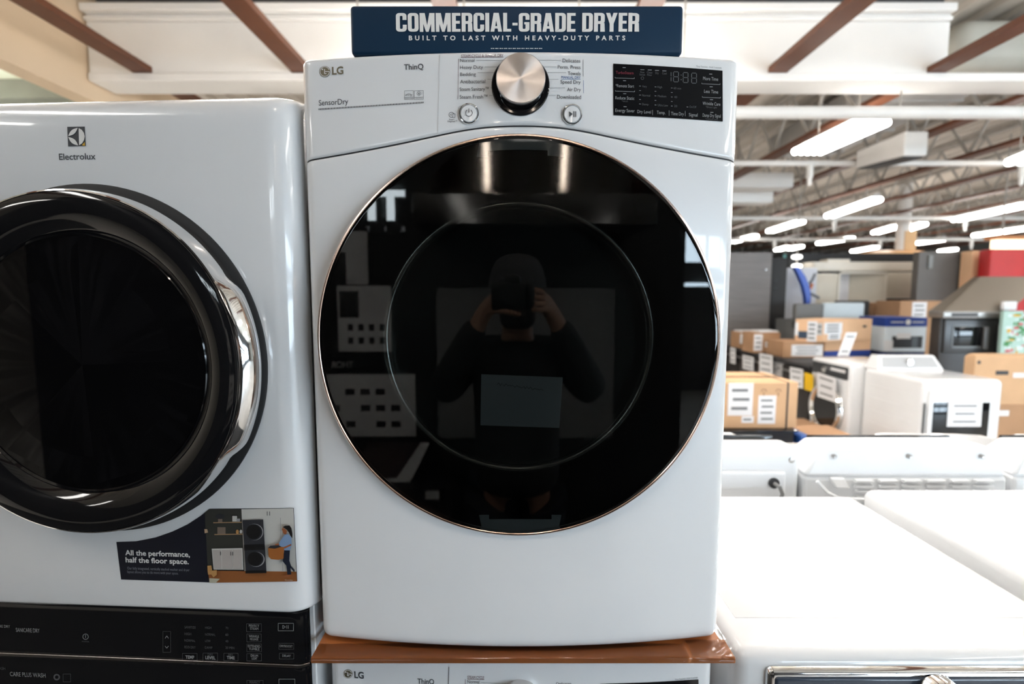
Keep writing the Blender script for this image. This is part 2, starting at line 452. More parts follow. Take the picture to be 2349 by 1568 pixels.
def plight(un, vn, uf, vf, w, label, wide=False):
    yn, yf = yz(vn), yz(vf)
    light(PX(un, yn, vn), yn, PX(uf, yf, vf), yf, w, label, GL, wide)
plight(2004, 278, 1850, 349, .42, 'large wide lit ceiling light with scalloped tubes, nearest, right of the tall dryer', True)
plight(2012, 457, 1902, 495, .26, 'long lit ceiling light above the far sprinkler pipe, left of the white column')
plight(1838, 508, 1766, 530, .26, 'lit ceiling light next farther along and left of the one above the far pipe')
plight(1733, 541, 1680, 554, .26, 'small lit ceiling light low at the right edge of the tall dryer')
plight(2352, 470, 2192, 504, .26, 'long lit ceiling light above the far pipe at the right edge of the photo')
plight(2118, 514, 2077, 527, .26, 'short lit ceiling light just right of the white column')
plight(2055, 520, 2008, 533, .26, 'short lit ceiling light just left of the white column')
plight(1955, 546, 1878, 558, .28, 'lit ceiling light above the black back of the cream cabinets')
plight(2360, 523, 2236, 540, .26, 'lit ceiling light above the red panel')
plight(2166, 549, 2102, 558, .28, 'lit ceiling light right of the column foot, over the tan canopy')
plight(2010, 567, 1957, 576, .3, 'small lit ceiling light left of the tan canopy')
plight(2190, 571.5, 2158, 576, .36, 'tiny lit ceiling light just right of the tan canopy')
plight(1837, 565, 1812, 571, .32, 'tiny lit ceiling light above the teal sign, right one of two')
plight(1806, 567, 1783, 573, .32, 'tiny lit ceiling light above the teal sign, left one of two')
plight(2395, 345, 2325, 372, .26, 'lit ceiling light cut off by the right edge below the red joist')
for (x, ya, yb, lab) in ((-2.68, 1.7, 2.95, 'added ceiling light over the left end of the tan bulkhead, out of the photo'),
                         (-1.27, 1.7, 2.95, 'added ceiling light above the left laundry tower, out of the photo'),
                         (.19, 1.7, 2.95, 'added ceiling light above the tall dryer, out of the photo'),
                         (1.62, 1.7, 2.95, 'added ceiling light above the white washers, out of the photo'),
                         (3.08, 1.7, 2.95, 'added ceiling light right of the white washers, out of the photo')):
    light(x, ya, x, yb, .42, lab, GL, True)  # unseen row, added to light the bulkhead and the white tops
light(-2.5, -1.1, -2.5, 0.3, .26, 'added ceiling light at the left over the aisle, out of the photo', GL, True)  # unseen lamp added to warm the appliance fronts on the left
light(-5.1, 2.9, -5.1, 4.9, .34, 'added ceiling light left of the tan bulkhead, out of the photo', GL, True)  # unseen lamp added to brighten the pale panel past the tan bulkhead
for xa, xb in ((-1.5, -.1), (.25, 1.65)):
    light(xa, 4.25, xb, 4.25, .42, 'added ceiling light under the white bulkhead, hidden behind the tall dryer', 'added lights hidden behind the tall dryer', True)  # hidden pair added to brighten the bulkhead face
for x, yy in ((-4.6, -3.6), (4.4, -3.4), (7.6, -3.4), (10.6, -3.4)):
    for y in (yy,):
        light(x, y, x, y + 2.4, .26, 'lit ceiling light over the aisle behind the photographer', 'lights behind the photographer')
for (x, y) in ((5.6, 0.5), (7.9, 1.2), (8.6, 4.6), (10.9, 0.5), (11.6, 4.2), (-6.5, 1.5), (-6.5, 6.6), (-1.0, 6.0), (-1.0, 9.6), (2.4, 9.6), (2.4, 14)):
    light(x, y, x, y + 2.4, .26, 'lit ceiling light hidden beyond the frame or behind the tall dryers', 'lights hidden from the photo')
# ================================================================== the tall white dryer in the middle and the washer under it
XC, YF = 0.0135, 0.795
ROSE = mat('rose_gold_trim', S(205, 180, 166), 0.18, metal=1, var=0)
GLASS = glassy('tinted_door_glass', (0.50, 0.515, 0.51, 1), 1.5)
BOWLG = glassy('clear_bowl_glass', (0.62, 0.65, 0.64, 1), 1.4)
RINGM = mat('door_inner_ring', (0.85, 0.85, 0.79, 1), 0.22, metal=1, var=0)
DRUM = mat('drum_steel', (0.10, 0.10, 0.10, 1), 0.35, metal=0.3, var=0.05)
BRONZE = mat('logo_bronze', S(128, 120, 100), 0.35, metal=0.6, var=0)
def knob_material():
    m = mat('turned_steel', (0.74, 0.70, 0.68, 1), 0.30, metal=1, var=0)
    nt = m.node_tree; b = nt.nodes['Principled BSDF']
    b.inputs['Anisotropic'].default_value = 0.85
    tg = nt.nodes.new('ShaderNodeTangent'); tg.direction_type = 'RADIAL'; tg.axis = 'Y'
    nt.links.new(tg.outputs[0], b.inputs['Tangent'])
    return m
KNOB = knob_material()

HW, ER = 0.3425, 0.018                 # half width, edge radius
def fbow(x):
    y = 0.25 * x * x; d = abs(x) - (HW - ER)
    if d > 0: y += ER - math.sqrt(max(0.0, ER * ER - min(d, ER) ** 2))
    return y
XS = [HW - ER + ER * math.sin(PI / 2 * k / 6) for k in range(1, 7)]
XS = [-x for x in reversed(XS)] + [-(HW - ER) + 2 * (HW - ER) * i / 64 for i in range(65)] + XS
def bowed(mb, f, xs, zlo, zhi, rl, rh, back, nz=40, hole=None, mi=0):
    n = len(xs); vs = []; fs = []
    # rounded lower edge, flat middle, rounded upper edge, then the return to the back
    def co(x, row):
        a, dy, q = row; z0, z1 = zlo(x), zhi(x)
        if a == 'lo': return (x, f(x) + dy, z0 + q)
        if a == 'mid': return (x, f(x), z0 + rl + (z1 - rh - z0 - rl) * q)
        return (x, f(x) + dy, z1 - q)
    rows = [('lo', rl * (1 - math.sin(PI / 2 * k / 5)), rl * (1 - math.cos(PI / 2 * k / 5))) for k in range(6)] + \
           [('mid', 0.0, k / nz) for k in range(1, nz)] + \
           [('hi', rh * (1 - math.cos(PI / 2 * k / 5)), rh * (1 - math.sin(PI / 2 * k / 5))) for k in range(6)]
    for r in rows:
        for x in xs: vs.append(co(x, r))
    for r in (rows[0], rows[-1]):
        for x in xs:
            p = co(x, r); vs.append((p[0], back, p[2]))
    R = len(rows)
    for j in range(R - 1):
        for i in range(n - 1):
            q = (j * n + i, j * n + i + 1, (j + 1) * n + i + 1, (j + 1) * n + i)
            if hole:
                c = Vector((sum(vs[k][0] for k in q) / 4, sum(vs[k][2] for k in q) / 4))
                if (c - Vector(hole[:2])).length < hole[2]: continue
            fs.append(q)
    for i in range(n - 1):
        fs.append((i, R * n + i, R * n + i + 1, i + 1)); fs.append(((R - 1) * n + i, (R - 1) * n + i + 1, (R + 1) * n + i + 1, (R + 1) * n + i))
    mb.add(vs, fs, mi)
def catmull(pts):
    pts = sorted(pts)
    def g(x):
        if x <= pts[0][0]: return pts[0][1]
        if x >= pts[-1][0]: return pts[-1][1]
        for i in range(len(pts) - 1):
            if pts[i][0] <= x <= pts[i + 1][0]:
                p1, p2 = pts[i], pts[i + 1]; p0 = pts[max(0, i - 1)]; p3 = pts[min(len(pts) - 1, i + 2)]
                m1 = (p2[1] - p0[1]) / (p2[0] - p0[0]); m2 = (p3[1] - p1[1]) / (p3[0] - p1[0])
                h = p2[0] - p1[0]; t = (x - p1[0]) / h
                return (2*t**3-3*t**2+1)*p1[1] + (t**3-2*t**2+t)*h*m1 + (-2*t**3+3*t**2)*p2[1] + (t**3-t**2)*h*m2
    return g
def logo_disc(face, mb, u, v, r):
    """round badge: bronze disc, pale ring, letter shapes inside"""
    face.disc(mb, u, v, r, 4)
    face.ring(mb, u, v, r * .80, r * .90, 5, 20, 360, lift=1.6)
    face.line(mb, u + r * .1, v, u + r * .88, v, r * .12, 5, lift=1.6)
    face.line(mb, u - r * .02, v - r * .45, u - r * .02, v + r * .42, r * .13, 5, lift=1.6)
    face.line(mb, u - r * .02, v + r * .38, u + r * .32, v + r * .38, r * .13, 5, lift=1.6)
    face.disc(mb, u - r * .42, v - r * .4, r * .14, 5, lift=1.6)
PM = [PRINT, PALEP, BROWNP, BLUEP, BRONZE, WHITEP, REDP]

DB = 1.0305                               # bottom of the dryer cabinet
t = root('clothes_dryer', 'tall white front-load dryer with big black round door, under the dark blue sign', 'dryer', (XC, YF, DB))
dryer = t
MD = ROOTM[t.name]
FD = Face(MD, lambda x: 0.25 * x * x)
HT = 1.986 - DB
seam_pts = [FD.hit(u, v) for u, v in ((705, 366), (800, 350), (900, 331), (980, 314), (1050, 299.5), (1110, 291), (1192, 287.5))]
sx = [(p[0] - seam_pts[-1][0], p[1]) for p in seam_pts]
SEAM = catmull([(-HW, sx[0][1] - .0015)] + sx[1:] + [(-x, z) for x, z in sx[1:-1]] + [(HW, sx[0][1] - .0015)])
DC = (0.0105 - XC, 1.5514 - DB)           # door centre, local
# cabinet shell
mb = MB()
mb.box(-HW, -HW + .012, .060, .74, 0, HT - .004); mb.box(HW - .012, HW, .060, .74, 0, HT - .004)
mb.box(-HW, HW, .045, .75, HT - .016, HT); mb.box(-HW, HW, .72, .75, 0, HT); mb.box(-HW, HW, .06, .74, 0, .014)
obj('cabinet', mb, ENAMEL, parent=t, local=True, bevel=0.003)
mb = MB(); bowed(mb, fbow, XS, lambda x: 0.002, lambda x: SEAM(x) - .0009, .022, .005, .07, 110, hole=(DC[0], DC[1], .290))
obj('front_panel', mb, ENAMEL, parent=t, local=True)
mb = MB(); bowed(mb, fbow, XS, lambda x: SEAM(x) + .0009, lambda x: HT, .004, .006, .07, 40)
cp = obj('control_panel', mb, ENAMEL, parent=t, local=True)
mb = MB()                                  # dark joint between the two panels
vs = []; xs = [x * .9985 for x in XS]
for x in xs: vs += [(x, fbow(x) + .0035, SEAM(x) - .006), (x, fbow(x) + .0035, SEAM(x) + .006)]
mb.add(vs, [(2 * i, 2 * i + 2, 2 * i + 3, 2 * i + 1) for i in range(len(xs) - 1)])
obj('panel_joint', mb, BLACKM, parent=t, local=True)
feet(t, [(x, y, -.0055) for x in (-.29, .29) for y in (.12, .68)], h=.008, local=True)

# printing on the control panel (crop coordinates of the two zoomed halves)
KC = 510 / 2349.0
def A(x, y): return (690 + x * KC, y * KC)
def B(x, y): return (1190 + x * KC, y * KC)
mb = MB()
def tl(fn, s, x0, x1, base, cap, mi=0, bold=0.0, space=1.0, lift=1.0, into=None, face=None):
    u0, vb = fn(x0, base); u1, vc = fn(x1, cap)
    (face or FD).text(into or mb, s, u0, u1, vb, vc, mi, bold, space, lift)
def ll(fn, x0, y0, x1, y1, w, mi=0, lift=1.0, into=None, n=1, face=None):
    a, b = fn(x0, y0), fn(x1, y1); (face or FD).line(into or mb, a[0], a[1], b[0], b[1], w, mi, lift, n)
tl(A, 'STEAM CYCLE & SENSOR DRY', 1694, 2142, 604, 574, 2); ll(A, 1694, 608, 2142, 603, .9, 2, n=6)
for s, x0, x1, b, c in (('Normal', 1685, 1835, 655, 622), ('Heavy Duty', 1685, 1925, 728, 693), ('Bedding', 1684, 1850, 803, 768), ('Antibacterial', 1684, 1950, 880, 843), ('Steam Sanitary™', 1680, 1985, 960, 923), ('Steam Fresh™', 1680, 1972, 1042, 1004)):
    tl(A, s, x0, x1, b, c)
ll(A, 1668, 622, 1660, 1050, .8, 2)
for x0, x1, y in ((1855, 2195, 639), (1945, 2135, 708), (1868, 2075, 768), (1972, 2032, 838), (2003, 2020, 928), (1990, 2030, 1010)): ll(A, x0, y, x1, y, .7, 1)
for s, x0, x1, b, c in (('Delicates', 463, 650, 660, 622), ('Perm. Press', 411, 652, 728, 691), ('Towels', 517, 652, 795, 758), ('Speed Dry', 441, 653, 885, 848), ('Air Dry', 510, 655, 965, 928), ('Downloaded', 405, 658, 1045, 1004)):
    tl(B, s, x0, x1, b, c)
tl(B, 'MANUAL DRY', 450, 653, 832, 805, 3); ll(B, 450, 838, 653, 838, .8, 3, n=4)
ll(B, 680, 632, 681, 808, .8, 0); ll(B, 683, 850, 685, 985, .8, 3)
for x0, x1, y in ((130, 445, 638), (205, 395, 708), (265, 500, 768), (305, 420, 839), (320, 490, 930), (310, 390, 1010)): ll(B, x0, y, x1, y, .7, 1)
tl(A, 'ThinQ', 1092, 1297, 735, 678, 0, 0.012); tl(A, 'SensorDry', 192, 503, 1108, 1050, 0, 0.0)
for i in range(75):                                  # hatched strip under the name
    x = 192 + (1295 - 192) * i / 74; y = 1155 + (1083 - 1155) * i / 74
    ll(A, x, y - 8, x, y + 8, 1.9, 0 if i % 2 else 1)
u, v = A(255, 758); logo_disc(FD, mb, u, v, 12.6); tl(A, 'LG', 332, 452, 785, 708, 4, 0.03)
for x0, x1 in ((1097, 1190), (1200, 1296)):          # two approval marks
    for q in ((x0, 960, x1, 957), (x1, 957, x1, 1049), (x1, 1049, x0, 1053), (x0, 1053, x0, 960)): ll(A, *q, .8, 1)
    ll(A, x0, 1030, x1, 1027, .8, 1)
u, v = A(1143, 1005)
FD.ring(mb, u, v + 5, 7.5, 8.4, 1, 30, 160); tl(A, 'energy', 1108, 1180, 1012, 990, 1); tl(A, 'ENERGY STAR', 1103, 1184, 1047, 1036, 1)
u, v = A(1248, 990)
for du, dv, r in ((0, -3, 3), (-2.5, 0, 2.6), (2.6, .3, 2.6), (0, 2.6, 2.6)): FD.ring(mb, u + du, v + dv, r * .75, r, 1, n=16)
tl(A, 'CERTIFIED', 1210, 1286, 1042, 1032, 1)
u, v = A(1592, 1213); FD.ring(mb, u, v, 5.2, 6.2, 0, 20, 300)
for q in ((1605, 1203, 1630, 1203), (1630, 1203, 1630, 1243), (1630, 1243, 1605, 1243), (1605, 1243, 1605, 1203), (1582, 1213, 1596, 1203), (1582, 1213, 1596, 1224)): ll(A, *q, .8)
tl(A, 'Smart', 1568, 1622, 1270, 1256); tl(A, 'Diagnosis™', 1552, 1652, 1290, 1274)
tl(B, '*Easy Function : Hold 3 seconds', 1870, 2140, 718, 700, 1)
obj('lettering', mb, PM, parent=cp)
mb = MB(); ll(A, 1467, 580, 1448, 1425, 1.4, 0, n=8)   # fine joint beside the left third
obj('panel_groove', mb, mat('groove_grey', (0.62, 0.62, 0.62, 1), 0.4, var=0), parent=cp)

# knob
kx, kz = FD.hit(1194, 197)
kb = obj('knob_bezel', MB().lathe([(.0435, -.004), (.0435, .002), (.042, .0035), (.036, .004), (.036, .002), (.0, .002)], (kx, fbow(kx), kz), 64), BLACKG, parent=t, local=True)
kn = obj('control_knob', MB().lathe([(.0352, .002), (.0350, .020)], (kx, fbow(kx), kz), 64), BLACKG, parent=t, local=True)
cap = MB().lathe([(.0350, .0195), (.0356, .021), (.0356, .0275), (.0345, .0290), (.020, .0294), (.0, .0296)], (0, 0, 0), 96)
co = obj('knob_cap', cap, KNOB, parent=kn, local=True); co.location = (kx, fbow(kx), kz)
# buttons
for nm, (u, v), icon in (('power_button', A(1777, 1205), 'p'), ('start_button', B(563, 1213), 's')):
    x, z = FD.hit(u, v); y = fbow(x)
    bt = obj(nm, MB().lathe([(.0128, -.002), (.0128, .002), (.0118, .0034), (.0, .0040)], (x, y, z), 40), ENAMEL, parent=t, local=True)
    obj('button_ring', MB().lathe([(.0128, -.001), (.0128, .0025), (.0136, .0038), (.0148, .0036), (.0154, .0022), (.0156, -.001)], (x, y, z), 48, close=False), CHROME, parent=bt, local=True)
    ic = MB(); FB = Face(MD, lambda q, yy=y: yy - .0042)
    if icon == 'p':
        FB.ring(ic, u, v - 2.6, 7.0, 8.3, 0, 120, 420); FB.line(ic, u, v - 12.5, u, v - 3, 1.5)
    else:
        FB.poly(ic, [(u - 6.5, v - 8), (u - 6.5, v + 5), (u + 1.5, v - 1.5)]); FB.line(ic, u + 4.2, v - 8, u + 4.2, v + 5, 1.8); FB.line(ic, u + 8.4, v - 8, u + 8.4, v + 5, 1.8)
    obj('button_symbol', ic, PRINT, parent=bt)
# black display
cs = [FD.hit(*q) for q in ((1406.5, 146.5), (1657, 162.5), (1657.5, 279), (1407, 264.5))]
def patch(face, cs, nx, nz, lift, mb, mi=0):
    vs = []
    for j in range(nz + 1):
        for i in range(nx + 1):
            s, q = i / nx, j / nz
            x = (cs[0][0] * (1 - s) + cs[1][0] * s) * (1 - q) + (cs[3][0] * (1 - s) + cs[2][0] * s) * q
            z = (cs[0][1] * (1 - s) + cs[1][1] * s) * (1 - q) + (cs[3][1] * (1 - s) + cs[2][1] * s) * q
            vs.append(face.put(x, z, lift))
    mb.add(vs, [(j * (nx + 1) + i, j * (nx + 1) + i + 1, (j + 1) * (nx + 1) + i + 1, (j + 1) * (nx + 1) + i) for j in range(nz) for i in range(nx)], mi)
mb = MB(); patch(FD, cs, 12, 3, 1.6, mb)
dp = obj('display', mb, mat('black_display_glass', (.005, .005, .006, 1), .18, spec=.12, var=0), parent=t)
mb = MB(); LT = 2.6
DM = [mat('display_print', S(150, 152, 154), .6, var=0), mat('display_dim', S(80, 82, 85), .6, var=0), mat('display_red', S(120, 25, 48), .6, var=0)]
for s, x0, x1, b, c, m in (('TurboSteam', 1022, 1210, 787, 757, 2), ('*Remote Start', 1020, 1215, 927, 895, 0), ('Reduce Static', 1018, 1218, 1056, 1022, 0), ('*Wi-Fi', 1085, 1150, 1083, 1066, 1), ('Energy Saver', 1018, 1222, 1188, 1154, 0),
                           ('Dry Level', 1250, 1395, 1200, 1167, 0), ('Temp.', 1455, 1545, 1209, 1175, 0), ('Time Dry', 1605, 1740, 1222, 1187, 0), ('Signal', 1793, 1885, 1233, 1199, 0), ('Damp Dry Signal', 1938, 2130, 1241, 1206, 0), ('*Control Lock', 1965, 2100, 1270, 1252, 1),
                           ('Wrinkle Care', 1938, 2125, 1116, 1082, 0), ('*Drum Light', 1972, 2090, 1145, 1127, 1), ('Less Time', 1953, 2102, 988, 953, 0), ('More Time', 1943, 2102, 854, 818, 0),
                           ('Flow', 1280, 1325, 778, 757, 1), ('Sense', 1272, 1332, 802, 783, 1), ('Clean', 1350, 1408, 780, 760, 1), ('Filter', 1354, 1406, 806, 786, 1), ('Dry', 1440, 1475, 787, 764, 1), ('Cool', 1512, 1558, 790, 768, 1),
                           ('Very', 1300, 1350, 927, 905, 1), ('High', 1460, 1512, 934, 911, 1), ('60 min', 1633, 1712, 948, 925, 1), ('Normal', 1300, 1385, 1023, 1000, 1), ('Medium', 1465, 1555, 1031, 1008, 1), ('40', 1638, 1670, 1040, 1018, 1),
                           ('Damp', 1300, 1368, 1116, 1094, 1), ('Ultra Low', 1465, 1573, 1127, 1103, 1), ('20', 1638, 1670, 1135, 1112, 1), ('On/Off', 1798, 1872, 1144, 1121, 1)):
    tl(B, s, x0, x1, b, c, m, lift=LT)
for x, ys in ((1270, (913, 960, 1007, 1054, 1101)), (1433, (921, 968, 1016, 1064, 1112)), (1605, (933, 980, 1028, 1075, 1123)), (1770, (1133,))):
    for y in ys: ll(B, x, y, x + 17, y + 1, 1.1, 0, LT)
for x0, y in ((1095, 718), (1099, 856), (1101, 993), (1105, 1130), (2008, 786), (2013, 920), (2016, 1056), (2020, 1190)): ll(B, x0, y, x0 + 32, y + 1, 1.4, 0, LT)
for x0, y in ((1282, 740), (1360, 743), (1437, 748), (1514, 753)): ll(B, x0, y, x0 + 42, y + 1, 1.2, 0, LT)
for x0, x1, y in ((1015, 1218, 827), (1018, 1221, 966), (1930, 2122, 889), (1935, 2127, 1031)):
    ll(B, x0, y, x1, y + 8, .9, 0, LT); ll(B, x0, y - 10, x0, y, .9, 0, LT); ll(B, x1, y - 4, x1, y + 8, .9, 0, LT)
for x in (1412, 1585, 1755): ll(B, x, 1165 + (x - 1412) * .03, x, 1220 + (x - 1412) * .03, .8, 0, LT)
def seg7(x, y, w, h, segs):
    p = {'a': (x + 4, y, x + w - 4, y + 1), 'g': (x + 4, y + h / 2, x + w - 4, y + h / 2 + 1), 'd': (x + 4, y + h, x + w - 4, y + h + 1),
         'f': (x, y + 5, x, y + h / 2 - 4), 'b': (x + w, y + 5, x + w, y + h / 2 - 4), 'e': (x, y + h / 2 + 5, x, y + h - 4), 'c': (x + w, y + h / 2 + 5, x + w, y + h - 4)}
    for s in segs: ll(B, *p[s], 1.7, 1, LT)
seg7(1598, 762, 8, 104, 'bc'); seg7(1632, 762, 52, 106, 'abcdefg'); seg7(1733, 770, 52, 106, 'abcdefg'); seg7(1822, 776, 52, 106, 'abcdefg')
for y in (797, 846): u, v = B(1712, y); FD.disc(mb, u, v, 1.3, 1, LT, 10)
u, v = B(1304, 830); FD.ring(mb, u, v, 2.8, 3.6, 1, lift=LT, n=16)
obj('lettering', mb, DM, parent=dp)

# door
dc = (DC[0], -.004, DC[1])
dr = obj('door', MB().lathe([(.3085, -.004), (.3085, .0035), (.3060, .0040), (.3050, .0040), (.3040, .0040), (.303, .0040), (.15, .0040), (.0, .0040)], dc, 128), GLASS, parent=t, local=True)
obj('door_rim', MB().lathe([(.3135, -.034), (.3140, -.002), (.3134, .0026), (.3120, .0040), (.3102, .0040), (.3090, .0028), (.3087, -.02)], dc, 160, close=False), ROSE, parent=dr, local=True)
obj('door_mask', MB().lathe([(.3080, -.005), (.236, -.0055), (.230, -.010), (.2285, -.045)], dc, 128, close=False), BLACKG, parent=dr, local=True)
obj('window_ring', MB().lathe([(.2290, -.052), (.2287, -.045), (.2265, -.038), (.2225, -.0335), (.2175, -.032), (.2125, -.0335), (.2085, -.038), (.2063, -.045), (.206, -.056)], dc, 128, close=False), RINGM, parent=dr, local=True)
obj('glass_bowl', MB().lathe([(.206, -.055), (.200, -.075), (.185, -.105), (.155, -.130), (.11, -.145), (.05, -.152), (.0, -.153)], dc, 96), BOWLG, parent=dr, local=True)
mb = MB().lathe([(.235, -.06), (.272, -.062), (.272, -.60), (.262, -.612), (.0, -.612)], dc, 96)
for rr, nn in ((.235, 40), (.21, 36), (.185, 32)):
    for k in range(nn):
        a = 2 * PI * k / nn
        mb.lathe([(.005, -.610), (.0, -.609)], (dc[0] + rr * math.cos(a), dc[1], dc[2] + rr * math.sin(a)), 6, mi=1)
for a in (0.5, 2.6, 4.7):
    ca, sa = math.cos(a), math.sin(a)
    mb.bar((dc[0] + .262 * ca, .10, dc[2] + .262 * sa), (dc[0] + .262 * ca, .58, dc[2] + .262 * sa), .03)
obj('drum', mb, [DRUM, BLACKM], parent=t, local=True)

# paper sheet seen through the door glass, leaning in the drum
mb = MB()
yp = .7965
pc = [P(1104, 858, yp), P(1291, 865, yp), P(1283, 981, yp), P(1102, 975, yp)]
mb.hexa([p + Vector((0, .0012, 0)) for p in pc], pc)
ps = obj('paper_sheet', mb, PAPER, label='pale note sheet taped inside the glass of the big black round door', cat='paper')
FP = Face(Matrix.Identity(4), lambda x: .7963, .0003)
mb = MB(); random.seed(5)
for k in range(26):
    u = 1140 + k * 4.1; v = 880 + k * .55
    FP.line(mb, u, v + (-1) ** k * 3.2 * random.random(), u + 4.1, v - (-1) ** k * 3.6 * random.random(), .8); obj('lettering', mb, PRINT, parent=ps)

# ---- dark blue sign on top
SIGN = mat('dark_blue_sign_print', S(15, 46, 70), 0.45, spec=.18, var=0.12, scale=3)
ys = .808
s0, s1 = P(803, 66, ys), P(1568, 66, ys)
zb, zt = 1.9865, PZ(10.5, ys)
mb = MB().rbox(s0.x, s1.x, ys, ys + .085, zb, zt, .006, 4)
sg = obj('shop_sign', mb, SIGN, label='dark blue box sign reading COMMERCIAL-GRADE DRYER on top of the tall dryer', cat='sign')
FS = Face(Matrix.Identity(4), lambda x: ys, .0006)
def block(ch):
    """heavy condensed capitals as flat polygons in a unit-high cell; returns (width, polygons)"""
    w, s, b, r = .50, .185, .15, .16
    def rect(x0, z0, x1, z1): return [(x0, z0), (x1, z0), (x1, z1), (x0, z1)]
    def loop(x0, z0, x1, z1, R, corners=(1, 1, 1, 1), n=5):
        out = []
        for k, (cx, cz, a) in enumerate(((x1, z1, 0), (x0, z1, 90), (x0, z0, 180), (x1, z0, 270))):
            rr = max(R if corners[k] else .001, .001)
            ox = cx + (-rr if k in (0, 3) else rr); oz = cz + (-rr if k in (0, 1) else rr)
            for i in range(n + 1):
                q = math.radians(a + 90 * i / n); out.append((ox + rr * math.cos(q), oz + rr * math.sin(q)))
        return out
    def ring(x0, z0, x1, z1, corners=(1, 1, 1, 1), skip=None):
        o = loop(x0, z0, x1, z1, r, corners); i = loop(x0 + s, z0 + b, x1 - s, z1 - b, .05, corners); ps = []
        for k in range(len(o)):
            j = (k + 1) % len(o)
            if skip and k == len(o) - 1: continue
            ps.append([o[k], o[j], i[j], i[k]])
        return ps
    if ch == 'O': return w, ring(0, 0, w, 1)
    if ch == 'D': return w, ring(0, 0, w, 1, (1, 0, 0, 1))
    if ch == 'C': return w, ring(0, 0, w, 1, skip=1) + [rect(w - s, .62, w, .86), rect(w - s, .14, w, .38)]
    if ch == 'G': return w, ring(0, 0, w, 1, skip=1) + [rect(w - s, .63, w, .86), rect(w - s, .1, w, .52), rect(w * .52, .40, w, .52)]
    if ch == 'M':
        W_ = .70
        return W_, [rect(0, 0, s - .02, 1), rect(W_ - s + .02, 0, W_, 1), [(0, 1), (.24, 1), (W_ / 2 + .06, 0), (W_ / 2 - .06, 0)], [(W_ - .24, 1), (W_, 1), (W_ / 2 + .06, 0), (W_ / 2 - .06, 0)]]
    if ch == 'E': return .40, [rect(0, 0, s, 1), rect(0, 0, .40, b), rect(0, 1 - b, .40, 1), rect(0, .43, .37, .43 + b)]
    if ch == 'R': return w, ring(0, .42, w, 1, (1, 0, 0, 1)) + [rect(0, 0, s, 1), [(w - s - .02, 0), (w + .01, 0), (w - .01, .46), (w - s - .02, .5)], rect(w * .4, .42, w * .8, .54)]
    if ch == 'I': return s, [rect(0, 0, s, 1)]
    if ch == 'A': return .54, [[(0, 0), (.18, 0), (.33, 1), (.15, 1)], [(.54, 0), (.36, 0), (.21, 1), (.39, 1)], rect(.14, .17, .40, .30)]
    if ch == 'L': return .38, [rect(0, 0, s, 1), rect(0, 0, .38, b)]
    if ch == 'Y': return .54, [rect(.27 - s / 2, 0, .27 + s / 2, .46), [(0, 1), (.19, 1), (.27 + s / 2, .42), (.27 - s / 2, .42)], [(.54, 1), (.35, 1), (.27 - s / 2, .42), (.27 + s / 2, .42)]]
    if ch == '-': return .24, [rect(.0, .33, .24, .47)]
    return .20, []
mb = MB(); x = 0; ps = []
for ch in 'COMMERCIAL-GRADE DRYER':
    w, pl = block(ch)
    for p in pl: ps.append([(x + a, z) for a, z in p])
    x += w + .055
a = FS.hit(909, 74); b = FS.hit(1465, 74); tz = FS.hit(1187, 30.5)[1]; bz = FS.hit(1187, 73.5)[1]
k = (b[0] - a[0]) / (x - .055)
for i_, p in enumerate(ps): mb.add([FS.put(a[0] + q[0] * k, bz + q[1] * (tz - bz), 1 + .05 * (i_ % 24)) for q in p], [list(range(len(p)))])
FS.text(mb, 'BUILT TO LAST WITH HEAVY-DUTY PARTS', 938, 1434, 92.5, 82.5, bold=.028, space=1.75)
for k in range(24): FS.line(mb, 1126 + k * 5, 111.5, 1126 + k * 5 + (4, 3, 4.4, 2.6)[k % 4], 111.5, 1.5)
obj('lettering', mb, WHITEP, parent=sg)

# ---- board the dryer stands on
WOODB = mat('orange_brown_board', S(186, 112, 58), 0.35, coat=0.35, var=0.16, scale=4, stretch=(1, 6, 6))
WRAP = glassy('clear_plastic_wrap', (0.97, 0.96, 0.95, 1), 1.45, 0.12)
x0, x1 = PX(712, .792, 1505), PX(1688, .792, 1522)
mb = MB().rbox(x0, x1, .792, 1.56, 1.0148, 1.0250, .002, 2)
bd = obj('wooden_board', mb, WOODB, label='orange-brown wooden board under the tall dryer, corners in clear plastic wrap', cat='board')
random.seed(3)
def wrap(xa, xb, ya, yb, nx, ny, amp):
    mb = MB(); vs = []; fs = []
    for j in range(ny + 1):
        for i in range(nx + 1):
            x = xa + (xb - xa) * i / nx; y = ya + (yb - ya) * j / ny
            vs.append((x, y, 1.0253 + amp * abs(math.sin(i * 1.7 + j * .9) * math.cos(j * .63 - i * .4)) + random.random() * amp * .4))
    for j in range(ny):
        for i in range(nx): fs.append((j * (nx + 1) + i, j * (nx + 1) + i + 1, (j + 1) * (nx + 1) + i + 1, (j + 1) * (nx + 1) + i))
    lo = len(vs)
    for i in range(nx + 1): vs.append((xa + (xb - xa) * i / nx, .7895, 1.0145 + random.random() * .002))
    if ya < .795:
        for i in range(nx): fs.append((i, i + 1, lo + i + 1, lo + i))
    return mb.add(vs, fs)
obj('plastic_wrap', wrap(x0 - .001, XC + HW - .06, .7895, .826, 60, 4, .0016), WRAP, parent=bd, sharp=3.1, label='crinkled clear plastic wrap along the front')
obj('plastic_wrap', wrap(XC + HW - .055, x1 + .001, .7895, .835, 14, 8, .0028), WRAP, parent=bd, sharp=3.1, label='crinkled clear plastic wrap on the right corner')
obj('plastic_wrap', wrap(XC + HW + .006, x1 + .001, .836, 1.3, 6, 40, .0018), WRAP, parent=bd, sharp=3.1, label='clear plastic wrap along the right side')

